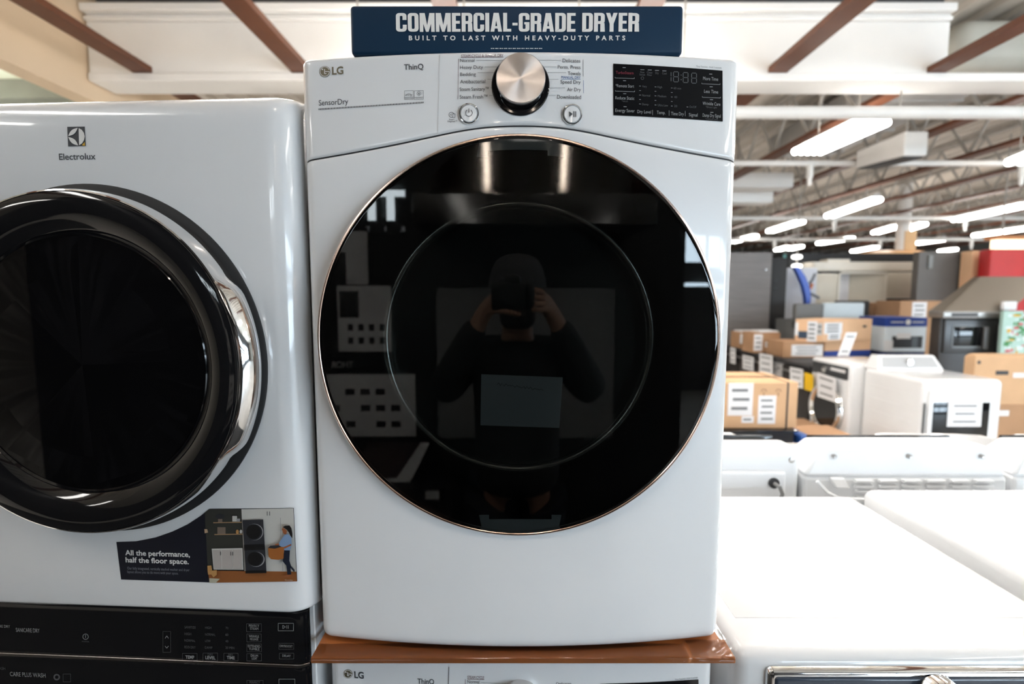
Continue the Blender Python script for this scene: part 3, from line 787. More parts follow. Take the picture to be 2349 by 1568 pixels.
# ---- washer underneath
t = root('washing_machine', 'white washer under the orange-brown board, only the top of its control panel showing', 'washer', (.0165, .825, 0.0))
MW = ROOTM[t.name]
FW = Face(MW, lambda x: 0.20 * x * x)
def fb2(x):
    y = 0.20 * x * x; d = abs(x) - (HW - ER)
    if d > 0: y += ER - math.sqrt(max(0.0, ER * ER - min(d, ER) ** 2))
    return y
mb = MB(); bowed(mb, fb2, XS, lambda x: .885, lambda x: 1.0115, .004, .012, .07, 20)
cp = obj('control_panel', mb, ENAMEL, parent=t, local=True)
mb = MB(); bowed(mb, fb2, XS, lambda x: .012, lambda x: .881, .02, .005, .07, 30)
obj('front_panel', mb, ENAMEL, parent=t, local=True)
obj('cabinet', MB().box(-HW, HW, .06, .70, .012, 1.0105), ENAMEL, parent=t, local=True, bevel=.003)
obj('door', MB().lathe([(.245, -.03), (.245, .012), (.235, .02), (.19, .022), (.17, .01), (.0, .006)], (0, .0, .50), 96), BLACKG, parent=t, local=True)
feet(t, [(x, y, 0) for x in (-.28, .28) for y in (.12, .62)], h=.014, local=True)
KL = 1040 / 2349.0
def D(x, y): return (680 + x * KL, 1350 + y * KL)
mb = MB()
u, v = D(267, 439); logo_disc(FW, mb, u, v, 10.5); tl(D, 'LG', 301, 350, 461, 429, 0, .03, face=FW)
tl(D, 'ThinQ', 628, 714, 491, 465, 0, .01, face=FW); tl(D, 'STEAM CYCLE', 886, 973, 465, 450, 2, face=FW); ll(D, 886, 467, 973, 469, .9, 2, face=FW)
tl(D, 'Normal', 886, 948, 488, 472, 0, face=FW); ll(D, 875, 467, 874, 520, .9, 2, face=FW); ll(D, 957, 484, 1085, 488, .7, 1, face=FW)
tl(D, 'Delicates', 1346, 1424, 496, 482, 0, face=FW); tl(D, '*Easy Function : Hold 3 seconds', 1960, 2078, 467, 459, 1, face=FW)
obj('lettering', mb, PM, parent=cp)
mb = MB(); ll(D, 790, 402, 786, 560, 1.3, 0, face=FW, n=4); obj('panel_groove', mb, DARKG, parent=cp)
mb = MB(); patch(FW, [FW.hit(*D(*q)) for q in ((1573, 490), (2082, 467), (2082, 640), (1573, 660))], 12, 3, 1.6, mb); obj('display', mb, BLACKG, parent=t)
kx, kz = FW.hit(1194, 1602); obj('control_knob', MB().lathe([(.036, 0), (.036, .02), (.034, .024), (0, .025)], (kx, fb2(kx), kz), 48), KNOB, parent=t, local=True)
# ================================================================== white laundry tower on the left
t = root('laundry_tower', 'white stacked laundry tower with chrome-rimmed round door on the left', 'washer dryer tower', (-.684, .836, 0.0), math.radians(-3.2))
MT = ROOTM[t.name]
FT = Face(MT, lambda x: 0.0)
ER2 = .042
def fflat(x):
    d = abs(x) - (HW - ER2)
    return 0.0 if d <= 0 else ER2 - math.sqrt(max(0.0, ER2 * ER2 - min(d, ER2) ** 2))
XS2 = [HW - ER2 + ER2 * math.sin(PI / 2 * k / 10) for k in range(1, 11)]
XS2 = [-x for x in reversed(XS2)] + [-(HW - ER2) + 2 * (HW - ER2) * i / 40 for i in range(41)] + XS2
ZP1, ZTOP = 1.084, 1.938
tower_white = ENAMEL
mb = MB(); bowed(mb, fflat, XS2, lambda x: ZP1, lambda x: ZTOP, .008, .034, .09, 50, hole=(.0, 1.515, .245))
obj('dryer_front', mb, tower_white, parent=t, local=True)
mb = MB(); mb.box(-HW, .305, .085, .76, ZP1, ZP1 + .01); mb.box(-HW, -HW + .01, .085, .76, .02, ZTOP - .01); mb.box(.296, .305, .085, .76, .02, ZTOP - .01); mb.box(.325, .335, .031, .20, .02, ZP1)
mb.box(-HW, .305, .034, .77, ZTOP - .012, ZTOP); mb.box(-HW, .305, .75, .77, .02, ZTOP)
obj('cabinet', mb, tower_white, parent=t, local=True, bevel=.002)
# black console: two stacked bands with thin metal seams
def fcon(x): return .010 + (0.0 if abs(x) < HW - .03 else .02 * ((abs(x) - HW + .03) / .03) ** 2)
XC2 = [-(HW - .012) + 2 * (HW - .012) * i / 50 for i in range(51)]
mb = MB(); bowed(mb, fcon, XC2, lambda x: .985, lambda x: ZP1 - .003, .003, .003, .032, 8)
con = obj('dryer_console', mb, BLACKG, parent=t, local=True)
mb = MB(); bowed(mb, fcon, XC2, lambda x: .86, lambda x: .980, .003, .003, .032, 8)
con2 = obj('washer_console', mb, BLACKG, parent=t, local=True)
mb = MB(); bowed(mb, lambda x: fcon(x) - .002, XC2, lambda x: .9795, lambda x: .9855, .002, .002, .032, 2)
obj('console_trim', mb, mat('smoked_metal', (.22, .20, .19, 1), .25, metal=1, var=0), parent=t, local=True)
mb = MB(); bowed(mb, fflat, XS2, lambda x: .02, lambda x: .856, .008, .008, .09, 20)
obj('washer_front', mb, tower_white, parent=t, local=True)
obj('washer_door', MB().lathe([(.275, -.01), (.272, .03), (.258, .06), (.235, .066), (.20, .05), (.0, .045)], (0, 0, .45), 96), BLACKG, parent=t, local=True)
feet(t, [(x, y, 0) for x in (-.28, .27) for y in (.14, .68)], local=True)

# dryer door
dc = (.000, .0, 1.5130)
def bump(th, r, h):
    a = (th + PI) % (2 * PI) - PI + .02
    w = .5 + .5 * math.cos(min(1, max(0, (abs(a) - .42) / .16)) * PI)
    return w * (.0 if h < .0005 or h > .0472 else .0115 * math.sin(PI * min(1, h / .0475)))
obj_d = obj('door', MB().lathe([(.2688, .046), (.2670, .049), (.259, .052), (.247, .053), (.232, .051), (.220, .044), (.2115, .037), (.2085, .033), (.2065, .0345), (.2045, .031)], dc, 160, close=False), BLACKG, parent=t, local=True)
obj('door_window', MB().lathe([(.2048, .0308), (.203, .0308), (.202, .0308), (.15, .0308), (.0, .0308)], dc, 128), mat('black_window_glass', (.004, .004, .005, 1), .015, var=0), parent=obj_d, local=True)
obj('chrome_ring', MB().lathe([(.2755, .002), (.2765, .008), (.2768, .016), (.2760, .026), (.2740, .036), (.2725, .043), (.2712, .0465), (.269, .0475), (.2685, .042)], dc, 220, close=False, rmod=bump), CHROME, parent=obj_d, local=True)
obj('door_gasket', MB().lathe([(.2880, -.001), (.2880, .003), (.286, .004), (.270, .003)], dc, 128, close=False), BLACKM, parent=obj_d, local=True)

# badge
mb = MB()
EM = [PRINT, WHITEP, mat('yellow_reflection', S(214, 168, 40), .5, var=0)]
FT.poly(mb, [(155, 291), (195, 290.5), (197.5, 335), (157, 336)])
def lens(p0, p1, bulge, n=10):
    out = []
    for k in range(n + 1):
        q = k / n; s = math.sin(PI * q)
        x = p0[0] + (p1[0] - p0[0]) * q; y = p0[1] + (p1[1] - p0[1]) * q
        dx, dy = p1[0] - p0[0], p1[1] - p0[1]; l = math.hypot(dx, dy)
        out.append((x - dy / l * bulge * s, y + dx / l * bulge * s))
    return out
a, b = (158, 312.5), (180, 293.5); FT.poly(mb, lens(a, b, 5) + lens(b, a, 5)[1:-1], 1, 2)
a, b = (158, 314.5), (181, 334); FT.poly(mb, lens(a, b, 5) + lens(b, a, 5)[1:-1], 1, 2)
FT.poly(mb, [(182, 294), (189, 298), (194, 305), (196, 313), (194.5, 321), (190, 329), (183, 333.5)], 1, 2)
FT.poly(mb, [(190, 333.5), (196.5, 326), (197.5, 335)], 2, 3)  # yellow corner is a reflection painted onto the badge
FT.text(mb, 'Electrolux', 136.5, 220.5, 366, 352, bold=.012)
obj('lettering', mb, EM, parent=t)

# advertising sticker (zoomed-crop coordinates)
KE = 750 / 2349.0
def E(x, y): return (x * KE, 1150 + y * KE)
mb = MB()
NAVY = mat('navy_print', S(13, 16, 30), .45, var=0)
FT.poly(mb, [E(*q) for q in ((838, 288), (872, 558), (1500, 578), (2137, 570), (2112, 45), (1508, 50), (1440, 103), (1350, 162), (1240, 214), (1120, 256), (980, 283))])
st = obj('sticker', mb, NAVY, parent=t, label='navy sticker with a laundry room picture')
mb = MB()
def tE(s, x0, x1, b, c, m=0, bold=0.0, into=None, lift=2): u0, vb = E(x0, b); u1, vc = E(x1, c); FT.text(into, s, u0, u1, vb, vc, m, bold, 1.0, lift)
tE('All the performance,', 905, 1368, 388, 352, 0, .022, mb); tE('half the floor space.', 908, 1360, 439, 403, 0, .022, mb)
tE('Our fully integrated, vertically stacked washer and dryer', 920, 1365, 490, 472, 1, 0, mb); tE('layout allows you to do more with your space.', 920, 1285, 515, 497, 1, 0, mb)
obj('lettering', mb, [WHITEP, mat('sticker_dim', S(130, 132, 140), .6, var=0)], parent=st)
KP = 300 / 2138.0
def G(x, y): return (420 + x * KP, 1140 + y * KP)
cols = {'wall': S(50, 50, 45), 'white': S(196, 194, 188), 'door': S(178, 170, 164), 'floor': S(142, 86, 44), 'shelf': S(168, 134, 98), 'box': S(120, 104, 92), 'dk': S(40, 41, 46), 'blk': S(8, 8, 9), 'grey': S(150, 150, 152), 'skin': S(150, 88, 54), 'hair': S(16, 13, 14), 'shirt': S(126, 152, 186), 'jean': S(20, 28, 44), 'bask': S(160, 96, 44), 'wood': S(184, 138, 84), 'rug': S(180, 176, 156), 'lamp': S(190, 160, 130)}
order = list(cols); PMAT = [mat('picture_' + k, cols[k], .5, var=0) for k in order]
mb = MB(); lay = [2.0]
def pic(k, *pts, step=.25):
    lay[0] += step; FT.poly(mb, [G(*p) for p in pts], order.index(k), lay[0])
def rectp(k, x0, y0, x1, y1): pic(k, (x0, y0), (x1, y0), (x1, y1), (x0, y1))
def ell(k, cx, cy, rx, ry, n=24): pic(k, *[(cx + rx * math.cos(2 * PI * i / n), cy + ry * math.sin(2 * PI * i / n)) for i in range(n)])
pic('wall', (430, 188), (962, 188), (1010, 1190), (412, 1190), (362, 250))
pic('white', (962, 188), (1810, 175), (1858, 1215), (1010, 1200))
pic('floor', (418, 1190), (1858, 1205), (1868, 1366), (440, 1388))
pic('rug', (440, 1312), (612, 1322), (545, 1388), (440, 1388))
pic('shelf', (505, 400), (968, 392), (968, 406), (505, 414)); pic('shelf', (525, 592), (985, 584), (985, 600), (525, 606))
rectp('box', 585, 345, 655, 396); rectp('blk', 805, 280, 905, 300); rectp('white', 820, 294, 896, 385); rectp('grey', 890, 336, 946, 386); ell('dk', 620, 300, 75, 40)
rectp('box', 580, 475, 712, 585); ell('wood', 905, 550, 24, 36); ell('white', 965, 545, 22, 30)
pic('lamp', (370, 505), (415, 505), (430, 560), (375, 572))
pic('white', (490, 822), (992, 812), (1006, 1165), (520, 1160)); pic('door', (508, 845), (640, 843), (652, 1150), (524, 1150)); pic('door', (655, 843), (822, 840), (832, 1155), (664, 1150)); pic('door', (836, 838), (978, 834), (990, 1158), (844, 1156))
for x in (634, 803, 838): rectp('dk', x - 4, 868, x + 5, 930)
pic('wood', (425, 1095), (490, 1090), (505, 1170), (430, 1180)); pic('wood', (430, 1180), (580, 1165), (580, 1240), (525, 1282), (490, 1235), (440, 1240))
pic('dk', (998, 352), (1335, 340), (1390, 1205), (1055, 1212)); ell('grey', 1190, 545, 148, 135); ell('dk', 1182, 545, 142, 132); ell('blk', 1180, 540, 118, 118)
pic('blk', (1025, 750), (1355, 738), (1362, 830), (1030, 842)); ell('grey', 1226, 985, 138, 122); ell('dk', 1214, 980, 132, 118); ell('blk', 1204, 978, 116, 112); pic('blk', (1055, 1172), (1388, 1165), (1390, 1205), (1055, 1212))
for x in (1408, 1448): rectp('dk', x - 5, 205, x + 5, 272)
rectp('grey', 1622, 305, 1630, 640); rectp('grey', 1656, 985, 1664, 1170)
pic('jean', (1690, 820), (1780, 830), (1770, 1000), (1800, 1090), (1858, 1150), (1850, 1190), (1790, 1120), (1800, 1225), (1740, 1228), (1720, 1080), (1660, 1010))
pic('skin', (1640, 1262), (1700, 1245), (1750, 1228), (1800, 1228), (1770, 1268))
pic('hair', (1665, 455), (1700, 432), (1775, 428), (1805, 470), (1822, 560), (1820, 636), (1790, 600), (1765, 545), (1735, 500))
pic('skin', (1650, 492), (1668, 462), (1720, 498), (1735, 520), (1720, 575), (1690, 570), (1668, 548), (1664, 520))
pic('shirt', (1700, 575), (1755, 565), (1805, 620), (1812, 740), (1785, 830), (1700, 830), (1610, 750), (1605, 710), (1650, 640))
pic('skin', (1740, 752), (1800, 725), (1806, 750), (1700, 800), (1670, 780)); pic('skin', (1540, 730), (1600, 715), (1610, 745), (1550, 760))
pic('bask', (1430, 790), (1640, 770), (1690, 775), (1680, 960), (1600, 982), (1480, 972), (1440, 930)); pic('dk', (1430, 790), (1470, 752), (1600, 745), (1650, 770), (1540, 800))
FT.text(mb, 'Electrolux', *[G(1706, 0)[0], G(1830, 0)[0], G(0, 1318)[1], G(0, 1300)[1]], order.index('white'), 0, 1, lay[0])
obj('printed_picture', mb, PMAT, parent=st, label='picture of a woman carrying a basket past a stacked dark washer and dryer')

# console printing
mb = MB(); mb2 = MB(); FTC = Face(MT, fcon, .0006)
CM = [mat('console_print', S(150, 150, 150), .6, var=0), mat('console_dim', S(84, 84, 86), .6, var=0)]
def tc(s, x0, x1, b, c, m=1, bold=0, into=None): u0, vb = E(x0, b); u1, vc = E(x1, c); FTC.text(into or mb, s, u0, u1, vb, vc, m, bold)
def box(x0, y0, x1, y1, m=1, w=.7, into=None):
    for q in ((x0, y0, x1, y0), (x1, y0, x1, y1), (x1, y1, x0, y1), (x0, y1, x0, y0)):
        FTC.line(into or mb, *E(q[0], q[1]), *E(q[2], q[3]), w, m)
for s, x0, x1, b in (('SANITIZE', 1328, 1408, 909), ('HIGH', 1475, 1520, 912), ('70', 1622, 1642, 914), ('HIGH', 1328, 1376, 957), ('NORMAL', 1475, 1550, 961), ('60', 1622, 1642, 962), ('NORMAL', 1328, 1405, 1004), ('LOW', 1475, 1515, 1007), ('40', 1622, 1642, 1009), ('ECO DRY', 1328, 1408, 1052), ('DAMP', 1475, 1528, 1055), ('20 MIN', 1622, 1685, 1056)):
    tc(s, x0, x1, b, b - 17)
for s, x0, x1, b in (('TEMP', 1335, 1398, 1126), ('LEVEL', 1478, 1550, 1130), ('TIME', 1632, 1688, 1130)): tc(s, x0, x1, b, b - 22, 0, .02)
tc('DRY', 1496, 1532, 1104, 1089); tc('DRY', 1642, 1676, 1106, 1091)
for s1_, s2_, x0, x1, y, bb in (('PERFECT', 'STEAM', 1790, 1863, 899, (1773, 875, 1880, 932)), ('WRINKLE', 'RELEASE', 1790, 1863, 974, (1775, 948, 1878, 1005)), ('EXTENDED', 'TUMBLE', 1783, 1872, 1045, (1775, 1020, 1880, 1076)), ('DRUM', 'LIGHT', 1803, 1855, 1113, (1775, 1090, 1880, 1142))):
    tc(s1_, x0, x1, y, y - 17, 0); tc(s2_, x0 + 8, x1 - 6, y + 20, y + 4, 0); box(*bb)
box(2000, 872, 2110, 926, 0, .9); u, v = E(2042, 898)
for q in ((-3, -4, -3, 4), (-3, -4, 3, 0), (-3, 4, 3, 0), (6, -4, 6, 4), (9.5, -4, 9.5, 4)): FTC.line(mb, u + q[0], v + q[1], u + q[2], v + q[3], .9, 0)
tc('DRYBOOST', 2012, 2104, 1044, 1028, 0); tc('DELAY', 2030, 2090, 1113, 1097, 0); box(2005, 1015, 2112, 1058); box(2008, 1086, 2112, 1128)
box(1172, 930, 1228, 1080)
for q in ((1188, 980, 1200, 962), (1200, 962, 1212, 980), (1188, 1035, 1200, 1050), (1200, 1050, 1212, 1035)): FTC.line(mb, *E(q[0], q[1]), *E(q[2], q[3]), 1.2, 0)
u, v = E(617, 968); FTC.ring(mb, u, v, 5.6, 6.8, 0); FTC.line(mb, u, v - 4, u, v + 3, 1.2, 0); tc('POWER', 592, 644, 1008, 998)
tc('CARE DRY', -30, 75, 903, 884, 0); tc('SANICARE DRY', 118, 288, 936, 908, 0)
for q in ((1312, 1088, 1418, 1138), (1460, 1085, 1565, 1142), (1610, 1087, 1712, 1142)): box(*q)
tc('HOLD FOR CONTROL LOCK', 1372, 1535, 1168, 1156); tc('HOLD FOR CONTROL LOCK', 1675, 1840, 1168, 1156)
FTC.line(mb, *E(1325, 1160), *E(1365, 1160), .7, 1); FTC.line(mb, *E(1540, 1160), *E(1560, 1150), .7, 1)
obj('lettering', mb, CM, parent=con)
FTC2 = Face(MT, fcon, .0006)
def tc2(s, x0, x1, b, c, m=1): u0, vb = E(x0, b); u1, vc = E(x1, c); FTC2.text(mb2, s, u0, u1, vb, vc, m)
tc2('CARE PLUS WASH', 76, 330, 1256, 1226, 0); tc2('WASH', -30, 42, 1205, 1185)
u, v = E(410, 1258); FTC2.ring(mb2, u, v, 4, 7.5, 1); box(456, 1236, 510, 1292, 1, .8, mb2); box(2005, 1272, 2120, 1330, 0, .9, mb2)
tc2('PERFECT', 1795, 1870, 1305, 1288); box(1775, 1282, 1892, 1340, 1, .7, mb2)
obj('lettering', mb2, CM, parent=con2)
# ================================================================== white washers on the right, front row
BLUEG = mat('dark_blue_console_gloss', (.035, .05, .075, 1), .12, coat=.3, var=0)
def front_washer(label, xl, y0, y1, zt, console):
    w = .685
    t = root('washing_machine', label, 'washer', (xl + w / 2, y0, 0))
    body = MB()
    # rounded cabinet, softly rolled top edge
    body.rbox(xl, xl + w, y0, y1, .02, zt, .028, 5, edges=lambda c, e: c.z > zt - .001 or (abs(e.verts[0].co.z - e.verts[1].co.z) > .2 and c.y < y0 + .01))
    obj('cabinet', body, ENAMEL, parent=t)
    mb = MB(); r = .05
    bm = bmesh.new()                       # raised lid plate of the worktop with a shallow step
    mb.rbox(xl + .045, xl + w - .045, y0 + .10, y1 - .06, zt - .02, zt + .0012, .0012, 2)
    obj('top_panel', mb, ENAMEL, parent=t); bm.free()
    if console:
        obj('console_frame', MB().rbox(xl + .055, xl + w - .02, y0 - .012, y0 + .01, zt - .150, zt - .022, .011, 4), CHROME, parent=t)
        cn = obj('console', MB().rbox(xl + .066, xl + w - .031, y0 - .016, y0 + .005, zt - .142, zt - .033, .006, 4), BLUEG, parent=t)
        obj('selector_knob', MB().lathe([(.040, -.002), (.040, .014), (.035, .022), (.030, .026), (.0, .026)], (xl + w / 2 + .005, y0 - .016, zt - .068), 48), CHROME, parent=t)
        mb = MB()
        mb.box(xl + .18, xl + .205, y0 - .0167, y0 - .0160, zt - .062, zt - .052); mb.box(xl + .18, xl + .20, y0 - .0167, y0 - .0160, zt - .08, zt - .074)
        obj('lettering', mb, WHITEP, parent=cn)
    obj('door', MB().lathe([(.25, -.02), (.25, .02), (.235, .045), (.2, .05), (.17, .03), (.0, .02)], (xl + w / 2, y0, .48), 72), BLACKG, parent=t)
    obj('door_ring', MB().lathe([(.262, -.004), (.262, .018), (.252, .024), (.249, .015)], (xl + w / 2, y0, .48), 72, close=False), CHROME, parent=t)
    feet(t, [(x, y, 0) for x in (xl + .07, xl + w - .07) for y in (y0 + .1, y1 - .1)])
    return t
front_washer('white washer with flat white top and chrome-framed blue-black console at lower right', .392, .842, 1.563, .995, True)
front_washer('white machine with raised rim top at the right edge, beside the flat-topped washer', 1.117, .80, 1.56, 1.018, False)

# ---- second row seen from behind: top-load washers with their consoles towards us
YC = 1.70
def top_loader(label, xl, w, style, ztop=1.100):
    t = root('washing_machine', label, 'washer', (xl + w / 2, YC, 0), group=None)
    obj('cabinet', MB().rbox(xl, xl + w, YC + .02, YC + .66, .02, .93, .02, 3), ENAMEL, parent=t)
    feet(t, [(x, y, 0) for x in (xl + .07, xl + w - .07) for y in (YC + .1, YC + .6)])
    if style == 0:
        c = obj('console', MB().rbox(xl, xl + w, YC, YC + .13, .80, ztop, .028, 5), PLASTIC, parent=t)
        mb = MB(); mb.rbox(xl + .02, xl + w - .055, YC - .014, YC + .02, .83, ztop - .075, .013, 4); obj('back_cover', mb, PLASTIC, parent=c)
        many('screw', [MB().lathe([(.010, -.001), (.010, .002), (.006, .0035), (.0, .003)], (x, YC, ztop - .04), 14) for x in (xl + .06, xl + .37, xl + w - .035)], STEEL, c)
        obj('cord_hole', MB().lathe([(.018, -.001), (.018, .006), (.0, .006)], (xl + w - .10, YC - .014, ztop - .115), 20), DARKG, parent=c)
        pth = [(xl + w - .10, YC - .02, ztop - .115), (xl + w - .095, YC - .045, ztop - .118), (xl + w - .088, YC - .05, ztop - .14), (xl + w - .092, YC - .045, ztop - .17), (xl + w - .115, YC - .04, ztop - .21), (xl + w - .15, YC - .035, ztop - .26), (xl + w - .2, YC - .03, ztop - .45)]
        obj('power_cord', MB().tube(pth, .0065, 8), mat('grey_cord', (.22, .22, .22, 1), .5, var=0), parent=c)
        obj('rating_label', MB().box(xl + .26, xl + .34, YC - .0155, YC - .0140, ztop - .165, ztop - .135), PAPER, parent=c)
    else:
        # tapered console: narrower top, chamfered left side, vented lower ledge
        x0, x1 = xl, xl + w
        lo = [(x0 - .0, YC + .0, .80), (x1, YC + .0, .80), (x1, YC + .20, .80), (x0, YC + .20, .80)]
        c0 = MB().hexa([(x0, YC - .01, .80), (x1 + .01, YC - .01, .80), (x1 + .01, YC + .20, .80), (x0, YC + .20, .80)], [(x0, YC, 1.0), (x1 + .01, YC, 1.0), (x1, YC + .19, 1.03), (x0, YC + .19, 1.03)])
        c0.hexa([(x0 + .0, YC, 1.0), (x1 + .01, YC, 1.0), (x1, YC + .19, 1.0), (x0, YC + .19, 1.0)], [(x0 + .065, YC + .03, ztop - .0), (x1 - .035, YC + .03, ztop), (x1 - .05, YC + .15, ztop), (x0 + .08, YC + .15, ztop)])
        c = obj('console', c0, PLASTIC, parent=t, bevel=.012)
        many('vent_louvre', [MB().rbox(x0 + .17 + k * .082, x0 + .232 + k * .082, YC - .016, YC + .004, .985 - j * .018, .994 - j * .018, .003, 2) for k in range(6) for j in range(4)], PLASTIC, c)
        many('screw', [MB().lathe([(.007, -.012), (.007, .008), (.004, .010), (.0, .009)], (x, YC + .02, z), 12) for x, z in ((x0 + .11, 1.068), (x0 + .37, 1.068), (x1 - .07, 1.068))], STEEL, c)
        many('hose_inlet', [MB().lathe([(.013, -.002), (.013, .014), (.0, .014)], (x, YC, .925), 16) for x in (x0 + .42, x0 + .465)], DARKG, c)
        obj('corner_step', MB().hexa([(x0 + .10, YC - .02, .965), (x0 + .15, YC - .02, .965), (x0 + .15, YC + .01, .965), (x0 + .10, YC + .01, .965)], [(x0 + .085, YC - .005, 1.0), (x0 + .135, YC - .005, 1.0), (x0 + .135, YC + .02, 1.0), (x0 + .085, YC + .02, 1.0)]), PLASTIC, parent=c, bevel=.006)
        obj('wash_hose', MB().tube([(x0 + .02, YC - .04, 1.0), (x0 + .05, YC - .05, .965), (x0 + .09, YC - .05, .945), (x0 + .20, YC - .05, .94), (x0 + .26, YC - .05, .93)], .006, 8), PLASTIC, parent=t)
        obj('hose_clip', MB().rbox(x0 + .21, x0 + .27, YC - .07, YC - .03, .90, .935, .008, 3).rbox(x0 + .20, x0 + .285, YC - .075, YC - .028, .925, .940, .006, 3), mat('clip_grey', (.3, .29, .28, 1), .5, var=.03), parent=t)
    return t
def back_strip(t, x0, x1, z):
    obj('console_front', MB().rbox(x0, x1, YC + .152, YC + .165, z - .12, z + .003, .003, 2), BLACKG, parent=t)
ta = top_loader('white washer seen from behind with grey cord, just right of the tall dryer', .305, .688, 0)
tb = top_loader('white washer seen from behind with vented tapered console', 1.005, .690, 1)
tc_ = top_loader('white washer seen from behind at the right edge, rounded console', 1.725, .688, 1, 1.10)
back_strip(ta, .32, .97, 1.10); back_strip(tb, 1.10, 1.63, 1.10); back_strip(tc_, 1.82, 2.3, 1.10)
# opened lids
def lid(x0, x1, y, z0, z1, lean, parent, name='lid'):
    n = 10; r = .06
    pts = [(x0, z0), (x1, z0)] + [(x1 - r + r * math.cos(q), z1 - r + r * math.sin(q)) for q in [PI / 2 * k / n for k in range(n + 1)]] + [(x0 + r - r * math.sin(q), z1 - r + r * math.cos(q)) for q in [PI / 2 * k / n for k in range(n + 1)]]
    mb = MB().prism(pts, y, y + .03)
    mb.v = [(a, b + (c - z0) * lean, c) for a, b, c in mb.v]
    return obj(name, mb, ENAMEL, parent=parent, bevel=.008)
y = 2.25; mb = MB()
pts = [P(u, v, y) for u, v in ((2110, 1032), (2060, 1014), (2018, 1000), (2030, 997), (2100, 998), (2200, 999), (2265, 1002), (2306, 1012))]
poly = [(p.x, p.z) for p in pts] + [(pts[-1].x, .925), (pts[0].x, .925)]
mb.prism(poly, y, y + .035); obj('lid', mb, ENAMEL, parent=tc_, bevel=.008, label='low opened white lid edge behind the console')
y = 2.15; mb = MB(); poly = [(P(u, v, y).x, P(u, v, y).z) for u, v in ((2312, 1040), (2314, 1014), (2322, 1004), (2345, 999), (2440, 999), (2470, 1010))]
poly += [(poly[-1][0], .925), (poly[0][0], .925)]
mb.prism(poly, y, y + .035); obj('lid', mb, ENAMEL, parent=tc_, bevel=.008, label='second white lid edge, nearer')
y = 2.05; mb = MB(); poly = [(P(u, v, y).x, P(u, v, y).z) for u, v in ((1610, 1026), (1610, 992), (1672, 995), (1680, 994), (1746, 1024))]
mb.prism([(p[0], max(p[1], .925)) for p in poly], y, y + .03); obj('lid', mb, ENAMEL, parent=ta, bevel=.006, label='opened white lid, slanting edge')
# ================================================================== the shop floor beyond, right of the tall dryer
def span(u0, u1, y, v): return PX(u0, y, v), PX(u1, y, v)
def carton(label, u0, u1, vt, vb, y, depth, m, name='cardboard_box', group=None, z0=None, flap=True, tape=True, rz=0.0, zup=None):
    x0, x1 = span(u0, u1, y, (vt + vb) / 2)
    zt, zb = PZ(vt, y) if zup is None else zup, PZ(vb, y) if z0 is None else z0
    t = root(name, label, 'box', ((x0 + x1) / 2, y + depth / 2, zb), rz, group)
    w, d, h = (x1 - x0) / 2, depth / 2, zt - zb
    obj('carton', MB().box(-w, w, -d, d, 0, h), m, parent=t, local=True, bevel=.004)
    if tape:
        obj('tape_strip', MB().box(-w - .001, w + .001, -.03, .03, h - .06, h + .001), TAPE, parent=t, local=True)
    t['w'] = w; t['d'] = d; t['h'] = h
    return t
def slip(t, x0, x1, z0, z1, lines=4, name='shipping_label', m=None, side='f', barcode=False):
    """printed slip stuck on a thing; fractions of its front (or right / left) face"""
    w, d, h = t['w'], t['d'], t['h']
    mb = MB(); tx = MB()
    def q(a, c, e):
        if side == 'f': return (-w + 2 * w * a, -d - e, h * c)
        if side == 'l': return (-w - e, d - 2 * d * a, h * c)
        return (w + e, -d + 2 * d * a, h * c)
    mb.add([q(x0, z0, .002), q(x1, z0, .002), q(x1, z1, .002), q(x0, z1, .002)], [(0, 1, 2, 3)])
    o = obj(name, mb, m or PAPER, parent=t, local=True)
    for k in range(lines):
        c = z1 - (z1 - z0) * (k + .8) / (lines + .6); hh = (z1 - z0) * .14 / lines
        a0 = x0 + (x1 - x0) * (.14 + .05 * (k % 2)); a1 = x1 - (x1 - x0) * (.14 + .07 * ((k + 1) % 2))
        tx.add([q(a0, c - hh, .003), q(a1, c - hh, .003), q(a1, c + hh, .003), q(a0, c + hh, .003)], [(0, 1, 2, 3)])
    if lines: obj('lettering', tx, PALEP, parent=o, local=True)
    return o
def notice(label, u, v, wpx, hpx, y, lines=3, tilt=0.0, slope=0.0, tdx=0.0, cat='paper notice', group='paper notices on the goods', m=None):
    """a sheet taped on; slope leans it back"""
    a = [(u - wpx / 2 - tilt, v + hpx / 2), (u + wpx / 2 - tilt, v + hpx / 2 + tdx), (u + wpx / 2 + tilt, v - hpx / 2 + tdx), (u - wpx / 2 + tilt, v - hpx / 2)]
    pc = [P(p[0], p[1], y + slope * (1 if p[1] > v else -1)) for p in a]
    mb = MB().hexa([p + Vector((0, .002, 0)) for p in pc], pc)
    o = obj('paper_notice', mb, m or PAPER, label=label, cat=cat, group=group)
    tx = MB()
    def q(s, r): return (pc[0] * (1 - s) + pc[1] * s) * (1 - r) + (pc[3] * (1 - s) + pc[2] * s) * r + Vector((0, -.002, 0))
    for k in range(lines):
        r = .82 - .62 * k / max(1, lines - 1); s0 = .16 + .05 * (k % 2)
        tx.add([q(s0, r - .032), q(1 - s0, r - .032), q(1 - s0, r + .032), q(s0, r + .032)], [(0, 1, 2, 3)])
    obj('lettering', tx, PALEP, parent=o)
    return o

